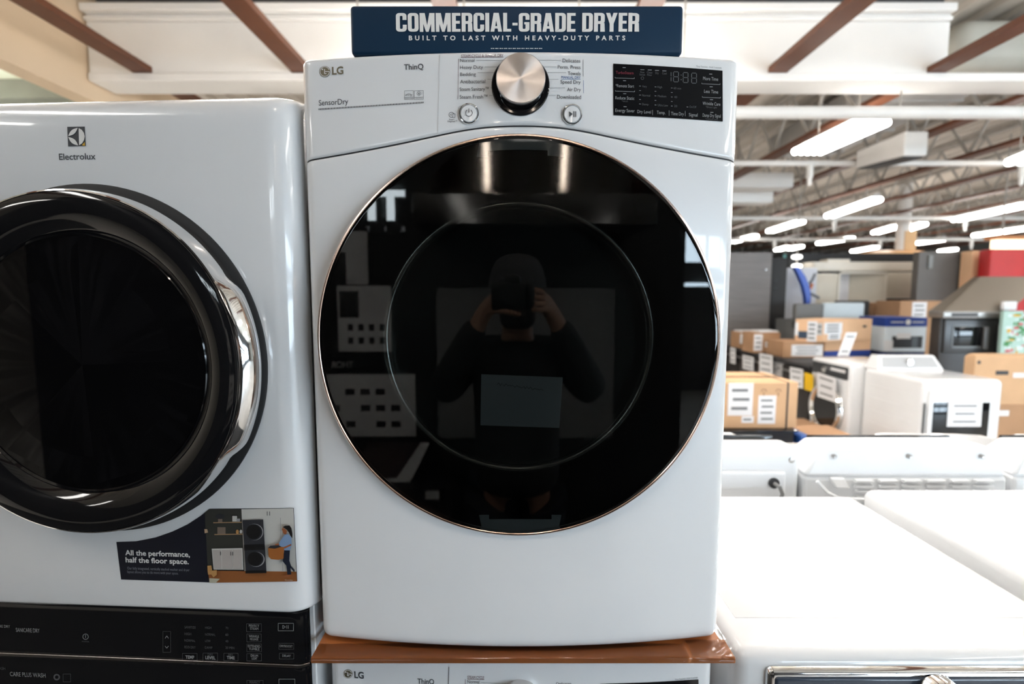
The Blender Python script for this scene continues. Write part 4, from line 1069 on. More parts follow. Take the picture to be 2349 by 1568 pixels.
# --- near: dark glass-topped range carrying the long brown carton
ya = 3.45
x0, x1 = span(1560, 1832, ya, 990)
zt = PZ(989, ya)
t = root('cooking_range', 'low black glass-topped range under the long brown carton', 'stove', ((x0 + x1) / 2, ya, 0))
obj('range_body', MB().rbox(x0, x1, ya + .05, ya + .75, .02, zt - .012, .01, 2), DARKG, parent=t)
obj('glass_top', MB().rbox(x0 - .01, x1 + .01, ya + .02, ya + .77, zt - .012, zt, .004, 2), BLACKG, parent=t)
obj('oven_door', MB().rbox(x0 + .02, x1 - .02, ya + .02, ya + .06, .2, zt - .14, .01, 2), BLACKG, parent=t)
obj('handle', MB().tube([(x0 + .1, ya - .02, zt - .18), (x1 - .1, ya - .02, zt - .18)], .012, 10).tube([(x0 + .12, ya + .03, zt - .18), (x0 + .12, ya - .02, zt - .18)], .009, 8).tube([(x1 - .12, ya + .03, zt - .18), (x1 - .12, ya - .02, zt - .18)], .009, 8), STEEL, parent=t)
feet(t, [(x, y, 0) for x in (x0 + .05, x1 - .05) for y in (ya + .12, ya + .62)], h=.03)
b = carton('long brown carton with two white shipping labels, just right of the tall dryer', 1575, 1829, 877, 989, ya + .08, .5, CARD, z0=zt + .001)
slip(b, .37, .595, .28, .99, 3); slip(b, .645, .805, .10, .72, 4); slip(b, .50, .61, .12, .27, 1)
mb = MB(); w, d, h = b['w'], b['d'], b['h']
obj('strap', MB().box(w * .80, w * .825, -d - .004, -d + .0, 0, h).box(w * .80, w * .825, -d, d, h, h + .003).box(-w, w, -d * .1, -d * .06, h, h + .003), DARKG, parent=b, local=True)
mb = MB()
for k, ax in ((0, .69), (1, .82)):               # handling marks: umbrella and glass
    x = -w + 2 * w * ax; z = h * .80
    for q in range(8):
        a0, a1 = PI * q / 8, PI * (q + 1) / 8
        mb.quad((x + .02 * math.cos(a0), -d - .003, z + .02 * math.sin(a0)), (x + .02 * math.cos(a1), -d - .003, z + .02 * math.sin(a1)), (x + .016 * math.cos(a1), -d - .003, z + .016 * math.sin(a1)), (x + .016 * math.cos(a0), -d - .003, z + .016 * math.sin(a0)))
    mb.box(x - .002, x + .002, -d - .0035, -d - .003, z - .03, z + .0)
obj('handling_mark', mb, mat('carton_ink', S(110, 84, 60), .8, var=0), parent=b, local=True)

# --- dark display counter with ovens in a row behind it
def counter_item(label, name, cat, u0, u1, vt, vb, y, d, m, z0=0.0, slab=True):
    x0, x1 = span(u0, u1, y, (vt + vb) / 2); zt = PZ(vt, y)
    t = root(name, label, cat, ((x0 + x1) / 2, y, z0))
    w = (x1 - x0) / 2
    obj('body', MB().rbox(-w, w, 0, d, .0, zt - z0 - .03, .008, 2), m, parent=t, local=True)
    obj('top_slab', MB().rbox(-w - .005, w + .005, -.02, d, zt - z0 - .03, zt - z0, .006, 2), DARKG, parent=t, local=True)
    obj('door', MB().rbox(-w + .02, w - .02, -.02, .002, .12, (zt - z0) * .82, .008, 2), m, parent=t, local=True)
    obj('handle', MB().tube([(-w + .06, -.05, (zt - z0) * .86), (w - .06, -.05, (zt - z0) * .86)], .012, 8).box(-w + .07, -w + .09, -.05, 0, (zt - z0) * .85, (zt - z0) * .87).box(w - .09, w - .07, -.05, 0, (zt - z0) * .85, (zt - z0) * .87), STEEL, parent=t, local=True)
    return t
GRAPH = mat('graphite_steel', S(78, 72, 68), .42, metal=.3, var=.05)
GRAPH2 = mat('graphite_dark', S(56, 52, 50), .42, metal=.3, var=.05)
XR, ZR = 3.40, .815                              # the row faces left (towards -x), tops at one height
PALEST = mat('pale_steel', S(178, 176, 176), .4, metal=.2, var=.03)
def row_item(label, name, cat, y0, y1, m):
    t = root(name, label, cat, (XR, (y0 + y1) / 2, 0), -PI / 2)
    w = (y1 - y0) / 2 - .003
    obj('body', MB().rbox(-w, w, 0.02, .58, .0, ZR - .04, .008, 2), m, parent=t, local=True)
    obj('top_slab', MB().rbox(-w, w, -.02, .6, ZR - .04, ZR, .006, 2), DARKG, parent=t, local=True)
    obj('door', MB().rbox(-w + .005, w - .005, -.01, .03, .10, ZR - .06, .008, 2), m, parent=t, local=True)
    obj('handle', MB().tube([(-w + .06, -.0, ZR - .12), (-w + .06, -.05, ZR - .11), (w - .06, -.05, ZR - .11), (w - .06, 0, ZR - .12)], .011, 8), STEEL, parent=t, local=True)
row_item('dark oven unit at the near end of the dark row, behind the yellow card', 'oven_unit', 'oven', 5.73, 6.33, GRAPH2)
row_item('dishwasher with pale door in the dark row', 'dishwasher', 'dishwasher', 6.33, 6.93, PALEST)
row_item('dark oven unit beyond the pale dishwasher, under the small brown boxes', 'oven_unit', 'oven', 6.93, 7.53, GRAPH)
row_item('dark oven unit at the far end of the dark row, beside the tall dryer edge', 'oven_unit', 'oven', 7.53, 8.13, GRAPH2)
def row_notice(label, u, v, w, h, group='paper notices on the dark row', m=None, x=XR - .066, lines=3, cat='paper notice', skew=6):
    pc = [PP(u - w / 2, v + h / 2 - skew / 2, x), PP(u + w / 2, v + h / 2 + skew / 2, x), PP(u + w / 2, v - h / 2 + skew / 2, x), PP(u - w / 2, v - h / 2 - skew / 2, x)]
    o = obj('paper_notice' if m is None else 'yellow_card', MB().hexa([p + Vector((.002, 0, 0)) for p in pc], pc), m or PAPER, label=label, cat=cat, group=group)
    tx = MB()
    def q(s, r): return (pc[0] * (1 - s) + pc[1] * s) * (1 - r) + (pc[3] * (1 - s) + pc[2] * s) * r + Vector((-.002, 0, 0))
    for k in range(lines):
        r = .82 - .62 * k / max(1, lines - 1); s0 = .14 + .05 * (k % 2)
        tx.add([q(s0, r - .035), q(1 - s0, r - .035), q(1 - s0, r + .035), q(s0, r + .035)], [(0, 1, 2, 3)])
    if lines: obj('lettering', tx, PALEP, parent=o)
row_notice('white paper notice on the farthest dark oven, beside the tall dryer edge', 1681, 815, 12, 36, skew=3)
row_notice('white paper notice on the second dark oven in the row', 1716, 832, 25, 32)
row_notice('white paper notice on the pale dishwasher door', 1757, 834, 30, 44)
row_notice('white paper notice beside the yellow card on the dark row', 1827, 866, 30, 44)
row_notice('yellow card between a white notice and the silver-ringed washer', 1855, 876, 20, 40, group=None, m=mat('yellow_card', S(238, 190, 10), .5, var=.02), lines=0, cat='card')

# small brown boxes and the large cartons on the row
b = carton('small brown carton with white top, left of two beside the tall dryer', 1697, 1741, 762, 799, 7.62, .32, CARD2, z0=ZR + .001, tape=False)
obj('plastic_lid', MB().rbox(-b['w'] * .8, b['w'] * .9, -.13, .13, b['h'], b['h'] + .022, .009, 3), PAPER, parent=b, local=True)
slip(b, 0.0, .2, .3, .9, 0)
b = carton('small brown carton with white top, right of two, left of the large orange carton', 1728, 1789, 763, 808, 7.02, .34, CARD2, z0=ZR + .001, tape=False)
obj('plastic_lid', MB().rbox(-b['w'] * .5, b['w'], -.13, .13, b['h'], b['h'] + .026, .01, 3), PAPER, parent=b, local=True)
slip(b, .45, .6, .3, .55, 1)
slip(b, .02, .34, .12, .92, 3, name='paper_notice')
zc = ZR
b = carton('lower flat brown carton under the large orange carton', 1797, 1889, 783, 822, 6.5, .42, CARD2, z0=zc + .001, tape=False)
slip(b, .2, .98, .1, .8, 3)
zb2 = zc + .001 + b['h']
t = root('cardboard_box', 'large orange-brown carton with white labels, beside the blue and white carton', 'box', (PX(1890, 6.42, 770), 6.75, PZ(815, 6.4)))
z0, z1 = PZ(806, 6.42), PZ(733, 6.42)
L_, R_, N_ = PX(1798, 6.9, 750), PX(1978, 6.9, 760), PX(1887, 6.42, 760)
z0 = max(z0, zb2 + .001)
mb = MB().hexa([(L_, 6.62, z0), (N_, 6.42, z0), (R_, 6.72, z0), (L_ + .5, 7.0, z0)], [(L_, 6.62, z1), (N_, 6.42, z1), (R_, 6.72, z1), (L_ + .5, 7.0, z1)])
obj('carton', mb, CARD3, parent=t, bevel=.004)
def onface(a, b_, s0, s1, r0, r1, m, lines, nm='shipping_label', off=.004):
    a = Vector(a); b_ = Vector(b_); d = (b_ - a); nrm = Vector((d.y, -d.x, 0)).normalized() * off
    if nrm.y > 0: nrm = -nrm
    def q(s, r, k=1): return a + d * s + Vector((0, 0, r * (z1 - z0))) + nrm * k
    mb = MB().quad(q(s0, r0), q(s1, r0), q(s1, r1), q(s0, r1)); o = obj(nm, mb, m, parent=t)
    tx = MB()
    for k in range(lines):
        c = r1 - (r1 - r0) * (k + .8) / (lines + .6); hh = (r1 - r0) * .2 / lines
        tx.quad(q(s0 + (s1 - s0) * .15, c - hh, 1.5), q(s1 - (s1 - s0) * .2, c - hh, 1.5), q(s1 - (s1 - s0) * .2, c + hh, 1.5), q(s0 + (s1 - s0) * .15, c + hh, 1.5))
    if lines: obj('lettering', tx, PALEP, parent=o)
FA, FB_, FC = (L_, 6.62, z0), (N_, 6.42, z0), (R_, 6.72, z0)
onface(FA, FB_, .12, .48, .12, .45, mat('slate_blue_print', S(48, 68, 88), .6, var=.03), 0, 'colour_band')
onface(FA, FB_, .0, .12, .25, .85, PAPER, 0); onface(FA, FB_, .45, .80, .0, .92, PAPER, 4); onface(FA, FB_, .80, .99, .30, .85, mat('grey_slip', S(190, 188, 186), .7, var=0), 2)
onface(FB_, FC, .02, .38, .35, .86, PAPER, 3); onface(FB_, FC, .10, .36, .08, .36, PAPER, 2); onface(FB_, FC, .80, .88, .60, .70, DARKG, 0, 'handling_mark')
b0 = PZ(822, 6.6)
zm = PZ(806, 6.5)
def bb(za, zb): return MB().hexa([(N_ + .12, 6.55, za), (R_, 6.72, za), (R_, 6.95, za), (N_ + .12, 6.95, za)], [(N_ + .12, 6.55, zb), (R_, 6.72, zb), (R_, 6.95, zb), (N_ + .12, 6.95, zb)])
obj('lower_carton', bb(zm, z0), CARD3, parent=t)
obj('base_board', bb(zc, zm), BLUE, parent=t)
notice('tall white paper slip leaning against the large orange carton, above the silver-ringed washer', 1944, 789, 26, 54, 5.68, 2, tilt=10, group=None)
tl_ = root('display_plinth', 'low dark display plinth under the large cartons', 'plinth', (PX(1960, 6.6, 820), 6.7, 0))
obj('plinth_body', MB().rbox(PX(1917, 6.6, 820), PX(2130, 6.6, 820), 6.66, 7.6, 0, zc - .001, .01, 2), GRAPH2, parent=tl_)

# blue and white appliance carton
WB = mat('white_card', S(226, 236, 242), .5, var=.02)
yb = 6.75
z0 = zc; zA = PZ(728, yb); zB = PZ(749, yb); x0, x1 = span(2030, 2124, yb, 770); xl = PX(1974, 7.3, 760)
zlow = PZ(806, yb)
t = root('appliance_carton', 'blue and white appliance carton with oven picture, beside the large orange carton', 'box', ((x0 + x1) / 2, yb, z0))
obj('carton', MB().hexa([(x0, yb, zlow), (x1, yb, zlow), (x1, 7.35, zlow), (xl, 7.35, zlow)], [(x0, yb, zB), (x1, yb, zB), (x1, 7.35, zB), (xl, 7.35, zB)]), WB, parent=t)
obj('blue_band', MB().hexa([(x0 - .002, yb - .002, zB), (x1 + .002, yb - .002, zB), (x1, 7.35, zB), (xl, 7.35, zB)], [(x0 - .002, yb - .002, zA), (x1 + .002, yb - .002, zA), (x1, 7.35, zA), (xl, 7.35, zA)]), BLUE, parent=t)
obj('base_band', MB().hexa([(x0, yb, z0), (x1, yb, z0), (x1, 7.35, z0), (xl, 7.35, z0)], [(x0, yb, zlow), (x1, yb, zlow), (x1, 7.35, zlow), (xl, 7.35, zlow)]), mat('navy_card', S(24, 38, 78), .5, var=.03), parent=t)
w = x1 - x0; hh = zB - zlow
mb = MB(); mb.box(x0 + w * .18, x0 + w * .66, yb - .004, yb, zlow + hh * .15, zlow + hh * .62, 0); mb.box(x0 + w * .66, x0 + w * .80, yb - .004, yb, zlow + hh * .15, zlow + hh * .62, 1); mb.box(x0 + w * .80, x0 + w * .92, yb - .004, yb, zlow + hh * .15, zlow + hh * .62, 0)
obj('printed_picture', mb, [DARKG, mat('grey_print_mid', S(96, 104, 110), .5, var=0)], parent=t, label='dark microwave oven picture')
obj('sticker', MB().box(x0 + w * .28, x0 + w * .62, yb - .007, yb - .005, zlow + hh * .52, zlow + hh * .75).box(x0 - w * .02, x0 + w * .2, yb - .007, yb - .005, zlow + hh * .05, zlow + hh * .45), PAPER, parent=t)
mb = MB().lathe([(.035, .004), (.0, .005)], (x0 + w * .54, yb, (zA + zB) / 2), 20); mb.box(x0 + w * .12, x0 + w * .44, yb - .004, yb - .003, (zA + zB) / 2 - .006, (zA + zB) / 2 + .006); mb.box(x0 + w * .64, x0 + w * .92, yb - .004, yb - .003, (zA + zB) / 2 - .006, (zA + zB) / 2 + .006)
obj('lettering', mb, WHITEP, parent=t)

# --- silver-ringed white front loader
y0, y1, xw = 5.04, 5.71, 3.385
t = root('washing_machine', 'white front-load washer with silver door ring and hanging notice, among the cartons', 'washer', (xw, (y0 + y1) / 2, 0), -PI / 2)
w, h, zb = (y1 - y0) / 2, .93, 0
zt = h
obj('cabinet', MB().rbox(-w, w, 0, .60, 0.01, h, .035, 4), ENAMEL, parent=t, local=True)
obj('control_panel', MB().rbox(-w + .03, w - .03, -.012, .02, h - .17, h - .04, .012, 3), mat('charcoal_panel', S(58, 60, 62), .3, var=.03), parent=t, local=True)
obj('selector_knob', MB().lathe([(.034, 0), (.034, .03), (.0, .032)], (-.04, -.012, h - .105), 24), CHROME, parent=t, local=True)
obj('display', MB().box(.04, w - .06, -.0145, -.010, h - .10, h - .07), PAPER, parent=t, local=True)
c = (.0, 0, h * .44)
d_ = obj('door', MB().lathe([(.205, .03), (.18, .022), (.0, .01)], c, 48), BLACKG, parent=t, local=True)
obj('door_ring', MB().lathe([(.272, -.01), (.272, .03), (.255, .055), (.232, .053), (.208, .032), (.205, .02)], c, 64, close=False), CHROME, parent=d_, local=True)
feet(t, [(x, y, -.02 if zb > 0 else 0) for x in (-w + .06, w - .06) for y in (.07, .52)], h=.04, local=True)
row_notice('white paper notice hung on the round door of the silver-ringed washer', 1896, 888, 42, 56, group=None, x=xw - .064, skew=14)
t = root('flat_cartons', 'flattened brown cartons piled in front of the silver-ringed washer', 'flattened cardboard', (xw - .5, 5.3, 0))
obj('carton_stack', MB().hexa([(2.72, 4.75, 0), (3.32, 4.35, 0), (3.33, 5.7, 0), (2.85, 5.8, 0)], [(2.72, 4.75, .20), (3.32, 4.35, .23), (3.33, 5.7, .22), (2.85, 5.8, .2)]), CARD2, parent=t, bevel=.004)
mb = MB()
many('printed_slip', [MB().hexa([(a, bq, .232), (a + .2, bq - .1, .236), (a + .2, bq + .1, .236), (a, bq + .2, .232)], [(a, bq, .237), (a + .2, bq - .1, .241), (a + .2, bq + .1, .241), (a, bq + .2, .237)]) for a, bq in ((2.85, 4.75), (3.08, 4.62))], PAPER, t)
# --- large white dryer turned a little, with small window and notice
yd = 4.27
nl = Vector((3.50, yd, 0)); bl = nl
zt = .905; w = .685
ang = 0.0
t = root('clothes_dryer', 'big white dryer with small black window and paper notice, right of the silver-ringed washer', 'dryer', (nl.x, yd, 0), ang)
dep = .75
xs_ = Vector((math.cos(ang), math.sin(ang)))
sk = (bl.x - nl.x - dep * -math.sin(ang)) * .0
obj('cabinet', MB().rbox(0, w, 0, dep, .02, zt, .045, 5), ENAMEL, parent=t, local=True)
c = obj('console', MB().hexa([(.02, dep - .17, zt - .01), (w - .02, dep - .17, zt - .01), (w, dep, zt - .01), (0, dep, zt - .01)], [(.07, dep - .09, zt + .13), (w - .07, dep - .09, zt + .13), (w - .05, dep - .01, zt + .13), (.05, dep - .01, zt + .13)]), ENAMEL, parent=t, local=True, bevel=.012)
obj('console_face', MB().hexa([(.07, dep - .158, zt + .02), (w - .07, dep - .158, zt + .02), (w - .07, dep - .15, zt + .02), (.07, dep - .15, zt + .02)], [(.10, dep - .105, zt + .115), (w - .10, dep - .105, zt + .115), (w - .10, dep - .095, zt + .115), (.10, dep - .095, zt + .115)]), mat('silver_panel', S(176, 178, 180), .4, metal=.2, var=.02), parent=c, local=True)
obj('selector_knob', MB().lathe([(.034, 0), (.034, .025), (.028, .03), (.0, .03)], (w * .5, dep - .125, zt + .07), 24), CHROME, parent=c, local=True)
mb = MB()
for j in range(4):
    z = zt * .42 + j * .12
    mb.hexa([(-.004, .12, z), (0, .12, z), (0, dep - .1, z), (-.004, dep - .1, z)], [(-.004, .12, z + .012), (0, .12, z + .012), (0, dep - .1, z + .012), (-.004, dep - .1, z + .012)])
obj('side_rib', mb, ENAMEL, parent=t, local=True)
d_ = obj('door', MB().rbox(.035, w - .05, -.025, .004, .12, zt - .085, .02, 3), ENAMEL, parent=t, local=True)
zz0 = max(.15, PZ(1010, yd)); zz1 = PZ(921, yd)
obj('door_window', MB().rbox(w * .10, w * .80, -.030, -.02, zz0, zz1, .01, 2), BLACKG, parent=d_, local=True)
obj('door_gap', MB().rbox(.006, .018, -.012, .004, zt * .2, zt - .2, .005, 2), DARKG, parent=t, local=True)
feet(t, [(x, y, 0) for x in (.06, w - .06) for y in (.1, .68)], h=.03, local=True)
notice('white paper notice with three lines taped on the big white dryer window', 2213, 949, 78, 58, 4.235, tilt=2, group=None)
# blue strip and white worktop of the unseen row in front of it
t = root('blue_divider', 'dark blue slanting divider edge low in front of the big white dryer', 'divider', (PX(2030, 3.3, 1010), 3.3, 0))
pa, pb = P(1986, 1002, 3.4), P(2098, 1030, 2.75)
obj('panel_body', MB().hexa([(pa.x, 3.4, 0), (pb.x, 2.75, 0), (pb.x + .05, 2.8, 0), (pa.x + .05, 3.45, 0)], [(pa.x, 3.4, pa.z), (pb.x, 2.75, pb.z), (pb.x + .05, 2.8, pb.z), (pa.x + .05, 3.45, pa.z)]), BLUE, parent=t)
t = root('low_carton', 'low grey and white carton in front of the flattened cartons, behind the washer consoles', 'box', (PX(1910, 3.6, 1010), 3.6, 0))
x0, x1 = span(1868, 1976, 3.6, 1020)
obj('carton', MB().box(x0, x1, 3.6, 4.0, 0, PZ(1012, 3.6)), mat('grey_card', S(176, 178, 178), .6, var=.05), parent=t, bevel=.004)
obj('lid_flap', MB().box(x0 - .01, x1 + .01, 3.59, 4.01, PZ(1012, 3.6), PZ(1008, 3.6)), CARD2, parent=t)
x0, x1 = span(1836, 1864, 3.5, 1015)
obj('storage_bin', MB().rbox(x0, x1, 3.5, 3.9, 0, PZ(1000, 3.5), .02, 3), mat('bin_blue', S(36, 84, 160), .45, var=.03), label='blue bin behind the washer consoles, left of the low grey carton', cat='bin')

# --- big brown cartons at the right edge
yc = 4.9
b = carton('lower brown carton of the stack at the right edge', 2240, 2430, 928, 1010, yc, .12, CARD2, z0=0.0, tape=False)
zt = b['h']
slip(b, .22, .38, .80, .90, 0); 
x0, x1 = span(2236, 2430, yc, 870)
t = root('cardboard_box', 'upper rounded brown carton with hand slot at the right edge', 'box', ((x0 + x1) / 2, yc, zt))
z1 = PZ(812, yc)
obj('carton', MB().rbox(x0, x1, yc + .01, yc + .13, zt + .001, z1, .05, 5, edges=lambda c, e: c.z > z1 - .01), CARD, parent=t)
obj('hand_slot', MB().rbox(*span(2286, 2316, yc, 855), yc + .006, yc + .02, PZ(860, yc), PZ(850, yc), .01, 3), DARKG, parent=t)
obj('shipping_label', MB().box(*span(2326, 2440, yc, 860), yc + .006, yc + .0095, PZ(866, yc), PZ(855, yc)), PAPER, parent=t)
obj('carton_hole', MB().lathe([(.018, 0), (.0, .002)], (PX(2248, yc, 830), yc + .009, PZ(831, yc)), 14), DARKG, parent=t)

# --- range hood on a built-in oven
yo = 5.9
x0, x1 = span(2156, 2300, yo, 760); zb, zt = PZ(818, yo), PZ(729, yo)
t = root('wall_oven', 'black stainless built-in oven standing under the range hood on the right', 'oven', ((x0 + x1) / 2, yo, 0))
obj('oven_body', MB().rbox(x0, x1, yo, yo + .14, 0, zt, .008, 2), GRAPH2, parent=t)
d_ = obj('oven_door', MB().rbox(x0 + .03, x1 - .03, yo - .03, yo + .01, zb + .05, zt - .015, .012, 3), mat('black_steel', S(70, 70, 71), .32, metal=.4, var=.03), parent=t)
obj('oven_window', MB().rbox(*span(2182, 2246, yo, 770), yo - .035, yo - .02, PZ(793, yo), PZ(748, yo), .006, 2), BLACKG, parent=d_)
mb = MB(); xa, xb = span(2178, 2250, yo, 770)
mb.box(xa, xb, yo - .037, yo - .03, PZ(797, yo), PZ(793.5, yo)); mb.box(xa, xb, yo - .037, yo - .03, PZ(748, yo), PZ(746, yo)); mb.box(xa, xa + .012, yo - .037, yo - .03, PZ(797, yo), PZ(746, yo))
obj('window_trim', mb, mat('dull_steel', S(104, 103, 102), .35, metal=.5, var=.03), parent=d_)
obj('handle', MB().rbox(*span(2246, 2258, yo, 770), yo - .07, yo - .03, PZ(800, yo), PZ(748, yo), .012, 3), MATS['dull_steel'], parent=d_)
obj('side_handle', MB().rbox(*span(2280, 2288, yo, 770), yo - .06, yo - .03, PZ(805, yo), PZ(742, yo), .012, 3), mat('dull_steel', S(104, 103, 102), .35, metal=.5, var=.03), parent=d_)
x0h, x1h = span(2152, 2299, yo, 715)
t = root('range_hood', 'stainless range hood with sloping top above the black oven on the right', 'range hood', ((x0h + x1h) / 2, yo, zt))
zl0, zl1 = zt + .001, PZ(713, yo)
obj('hood_lip', MB().rbox(x0h, x1h + .02, yo - .08, yo + .14, zl0, zl1, .005, 2), mat('hood_steel', S(146, 142, 138), .3, metal=.7, var=.04, scale=30, stretch=(1, 30, 30)), parent=t)
za = PZ(634, yo + .1)
ta_, tb_ = PX(2234, yo + .2, 640), PX(2395, yo + .2, 640)
obj('hood_canopy', MB().hexa([(x0h + .01, yo - .07, zl1), (x1h, yo - .07, zl1), (x1h, yo + .14, zl1), (x0h + .01, yo + .14, zl1)], [(ta_, yo + .12, za), (tb_, yo + .12, za), (tb_, yo + .2, za), (ta_, yo + .2, za)]), mat('hood_canopy_steel', S(128, 118, 106), .34, metal=.6, var=.05, scale=20, stretch=(30, 1, 1)), parent=t)
obj('hood_lamp_strip', MB().box(PX(2170, yo, 712), PX(2230, yo, 712), yo - .083, yo - .079, zl0 + .02, zl1 - .02), GRAPH2, parent=t)
obj('paper_tag', MB().rbox(*span(2300, 2330, yo - .1, 700), yo - .12, yo - .07, PZ(711, yo - .1), PZ(691, yo - .1), .01, 2), PAPER, parent=t)
# green poster board
yp = 5.7
x0, x1 = span(2299, 2420, yp, 760)
t = root('poster_board', 'pale green patterned poster board right of the black oven', 'poster', ((x0 + x1) / 2, yp, 0))
z0, z1 = PZ(815, yp), PZ(713, yp)
obj('board', MB().box(x0, x1, yp, yp + .04, .0, z1), mat('mint_board', S(176, 206, 196), .6, var=.03), parent=t)
random.seed(11); mb = MB()
for k in range(120):
    x = x0 + .02 + random.random() * (x1 - x0 - .08); z = z0 + .02 + random.random() * (z1 - z0 - .06); w = .015 + random.random() * .06; h = .008 + random.random() * .035
    mb.box(x, x + w, yp - .004 - .00001 * k, yp, z, z + h, random.choice((0, 0, 0, 1, 2, 2, 3)))
obj('printed_pattern', mb, [mat('poster_green', S(70, 140, 84), .6, var=0), mat('poster_orange', S(214, 168, 60), .6, var=0), mat('poster_white', S(214, 226, 226), .6, var=0), mat('poster_red', S(196, 92, 96), .6, var=0)], parent=t)
# brown carton behind the oven
b = carton('upright brown carton with a white label left of the black oven', 2062, 2160, 690, 800, 7.45, .5, CARD2, z0=0.0, tape=False)
slip(b, .28, .62, .835, .99, 3)
b = carton('brown carton partly hidden between the grey console and the cream niche', 2000, 2045, 694, 800, 8.0, .4, CARD2, z0=0.0, tape=False)

# --- tall things behind
yf = 8.3
WOODG = mat('grey_wood_grain', S(112, 108, 106), .55, var=.14, scale=3, stretch=(.6, 1, 8))
x0, x1 = span(1600, 1767, yf, 680); zt = PZ(579, yf)
t = root('tall_cabinet', 'tall grey wood-grain cabinet at the right edge of the tall dryer', 'cabinet', ((x0 + x1) / 2, yf, 0))
obj('side_panel', MB().box(x0, x1, yf, yf + .04, 0, zt), WOODG, parent=t)
obj('carcass', MB().box(x0 + .02, x1 - .01, yf + .04, yf + .6, 0, zt - .02), DARKG, parent=t)
obj('hook', MB().lathe([(.014, 0), (.014, .03), (.0, .032)], (PX(1756, yf, 618), yf, PZ(618, yf)), 10), STEEL, parent=t)
x0, x1 = span(1768, 1803, yf + .15, 680); zt = PZ(591, yf + .15)
t = root('refrigerator', 'narrow black refrigerator side between the grey cabinet and the white panel', 'refrigerator', ((x0 + x1) / 2, yf + .15, 0))
obj('cabinet', MB().rbox(x0, x1, yf + .15, yf + .8, 0, zt, .012, 2), BLACKM, parent=t)
many('hinge_cover', [MB().box(x0 + .05, x0 + .09, yf + .13, yf + .155, PZ(v + 4, yf), PZ(v, yf)) for v in (640, 658, 742)], DARKG, t)
ye = 8.9
x0, x1 = span(1801, 1872, ye, 680); zt = PZ(614, ye)
t = root('room_divider', 'tall white divider behind the curved blue fin', 'divider', ((x0 + x1) / 2, ye, 0))
obj('panel_body', MB().rbox(x0, x1, ye, ye + .08, 0, zt, .01, 2), mat('cool_white_panel', S(214, 216, 222), .5, var=.02), parent=t)
obj('panel_foot', MB().box(x0, x1, ye + .08, ye + .4, 0, .05), DARKG, parent=t)
# curved blue fin with grey arms
yq = 8.6
t = root('blue_fin', 'curved blue fin with grey arms in front of the white panel', 'panel', (PX(1845, yq, 700), yq, 0))
cl = [(1822, 612), (1832, 632), (1842, 655), (1848, 680), (1850, 703)]; cr = [(1834, 612), (1849, 634), (1859, 660), (1861, 682), (1859, 699)]
pl_ = [P(u, v, yq) for u, v in cl + cr[::-1]]
obj('fin_panel', MB().prism([(p.x, p.z) for p in pl_], yq, yq + .1), mat('royal_blue_plastic', S(40, 84, 190), .35, var=.02), parent=t, bevel=.01)
obj('grip_arm', MB().tube([P(1856, 650, yq + .04), P(1863, 643, yq + .02), P(1870, 627, yq)], .02, 8).tube([P(1857, 672, yq + .04), P(1867, 677, yq), P(1879, 683, yq)], .024, 8), mat('arm_grey', S(110, 112, 118), .5, var=.03), parent=t)
obj('grip_collar', MB().tube([P(1858, 662, yq + .04), P(1863, 650, yq + .03)], .03, 8), mat('copper_orange', S(190, 112, 70), .4, var=0), parent=t)
pb = P(1850, 703, yq)
obj('post', MB().tube([(pb.x, yq + .05, 0), (pb.x, yq + .05, pb.z + .05)], .03, 10), DARKG, parent=t)
# grey-white top loader consoles beyond the cartons
yk = 7.7
for (u0, u1, vt, vb, m, lab, dark) in ((1826, 1890, 696, 760, mat('mid_grey_panel', S(112, 113, 113), .5, var=.03), 'grey appliance console under the curved blue fin', False), (1890, 1984, 694, 760, mat('ice_white_panel', S(200, 214, 222), .4, var=.02), 'pale blue-white washer console with black top edge', True)):
    x0, x1 = span(u0, u1, yk, 715); zt = PZ(vt, yk)
    t = root('washing_machine', lab, 'washer', ((x0 + x1) / 2, yk, 0))
    obj('cabinet', MB().rbox(x0, x1, yk + .02, yk + .6, 0, zt - .25, .02, 3), m, parent=t)
    obj('console', MB().rbox(x0, x1, yk, yk + .12, zt - .4, zt, .03, 4), m, parent=t)
    if dark:
        xa, xb = span(1912, 1990, yk + .2, 690)
        obj('lid_edge', MB().rbox(xa, xb, yk + .13, yk + .2, zt - .35, PZ(689, yk + .15), .03, 4), BLACKM, parent=t)
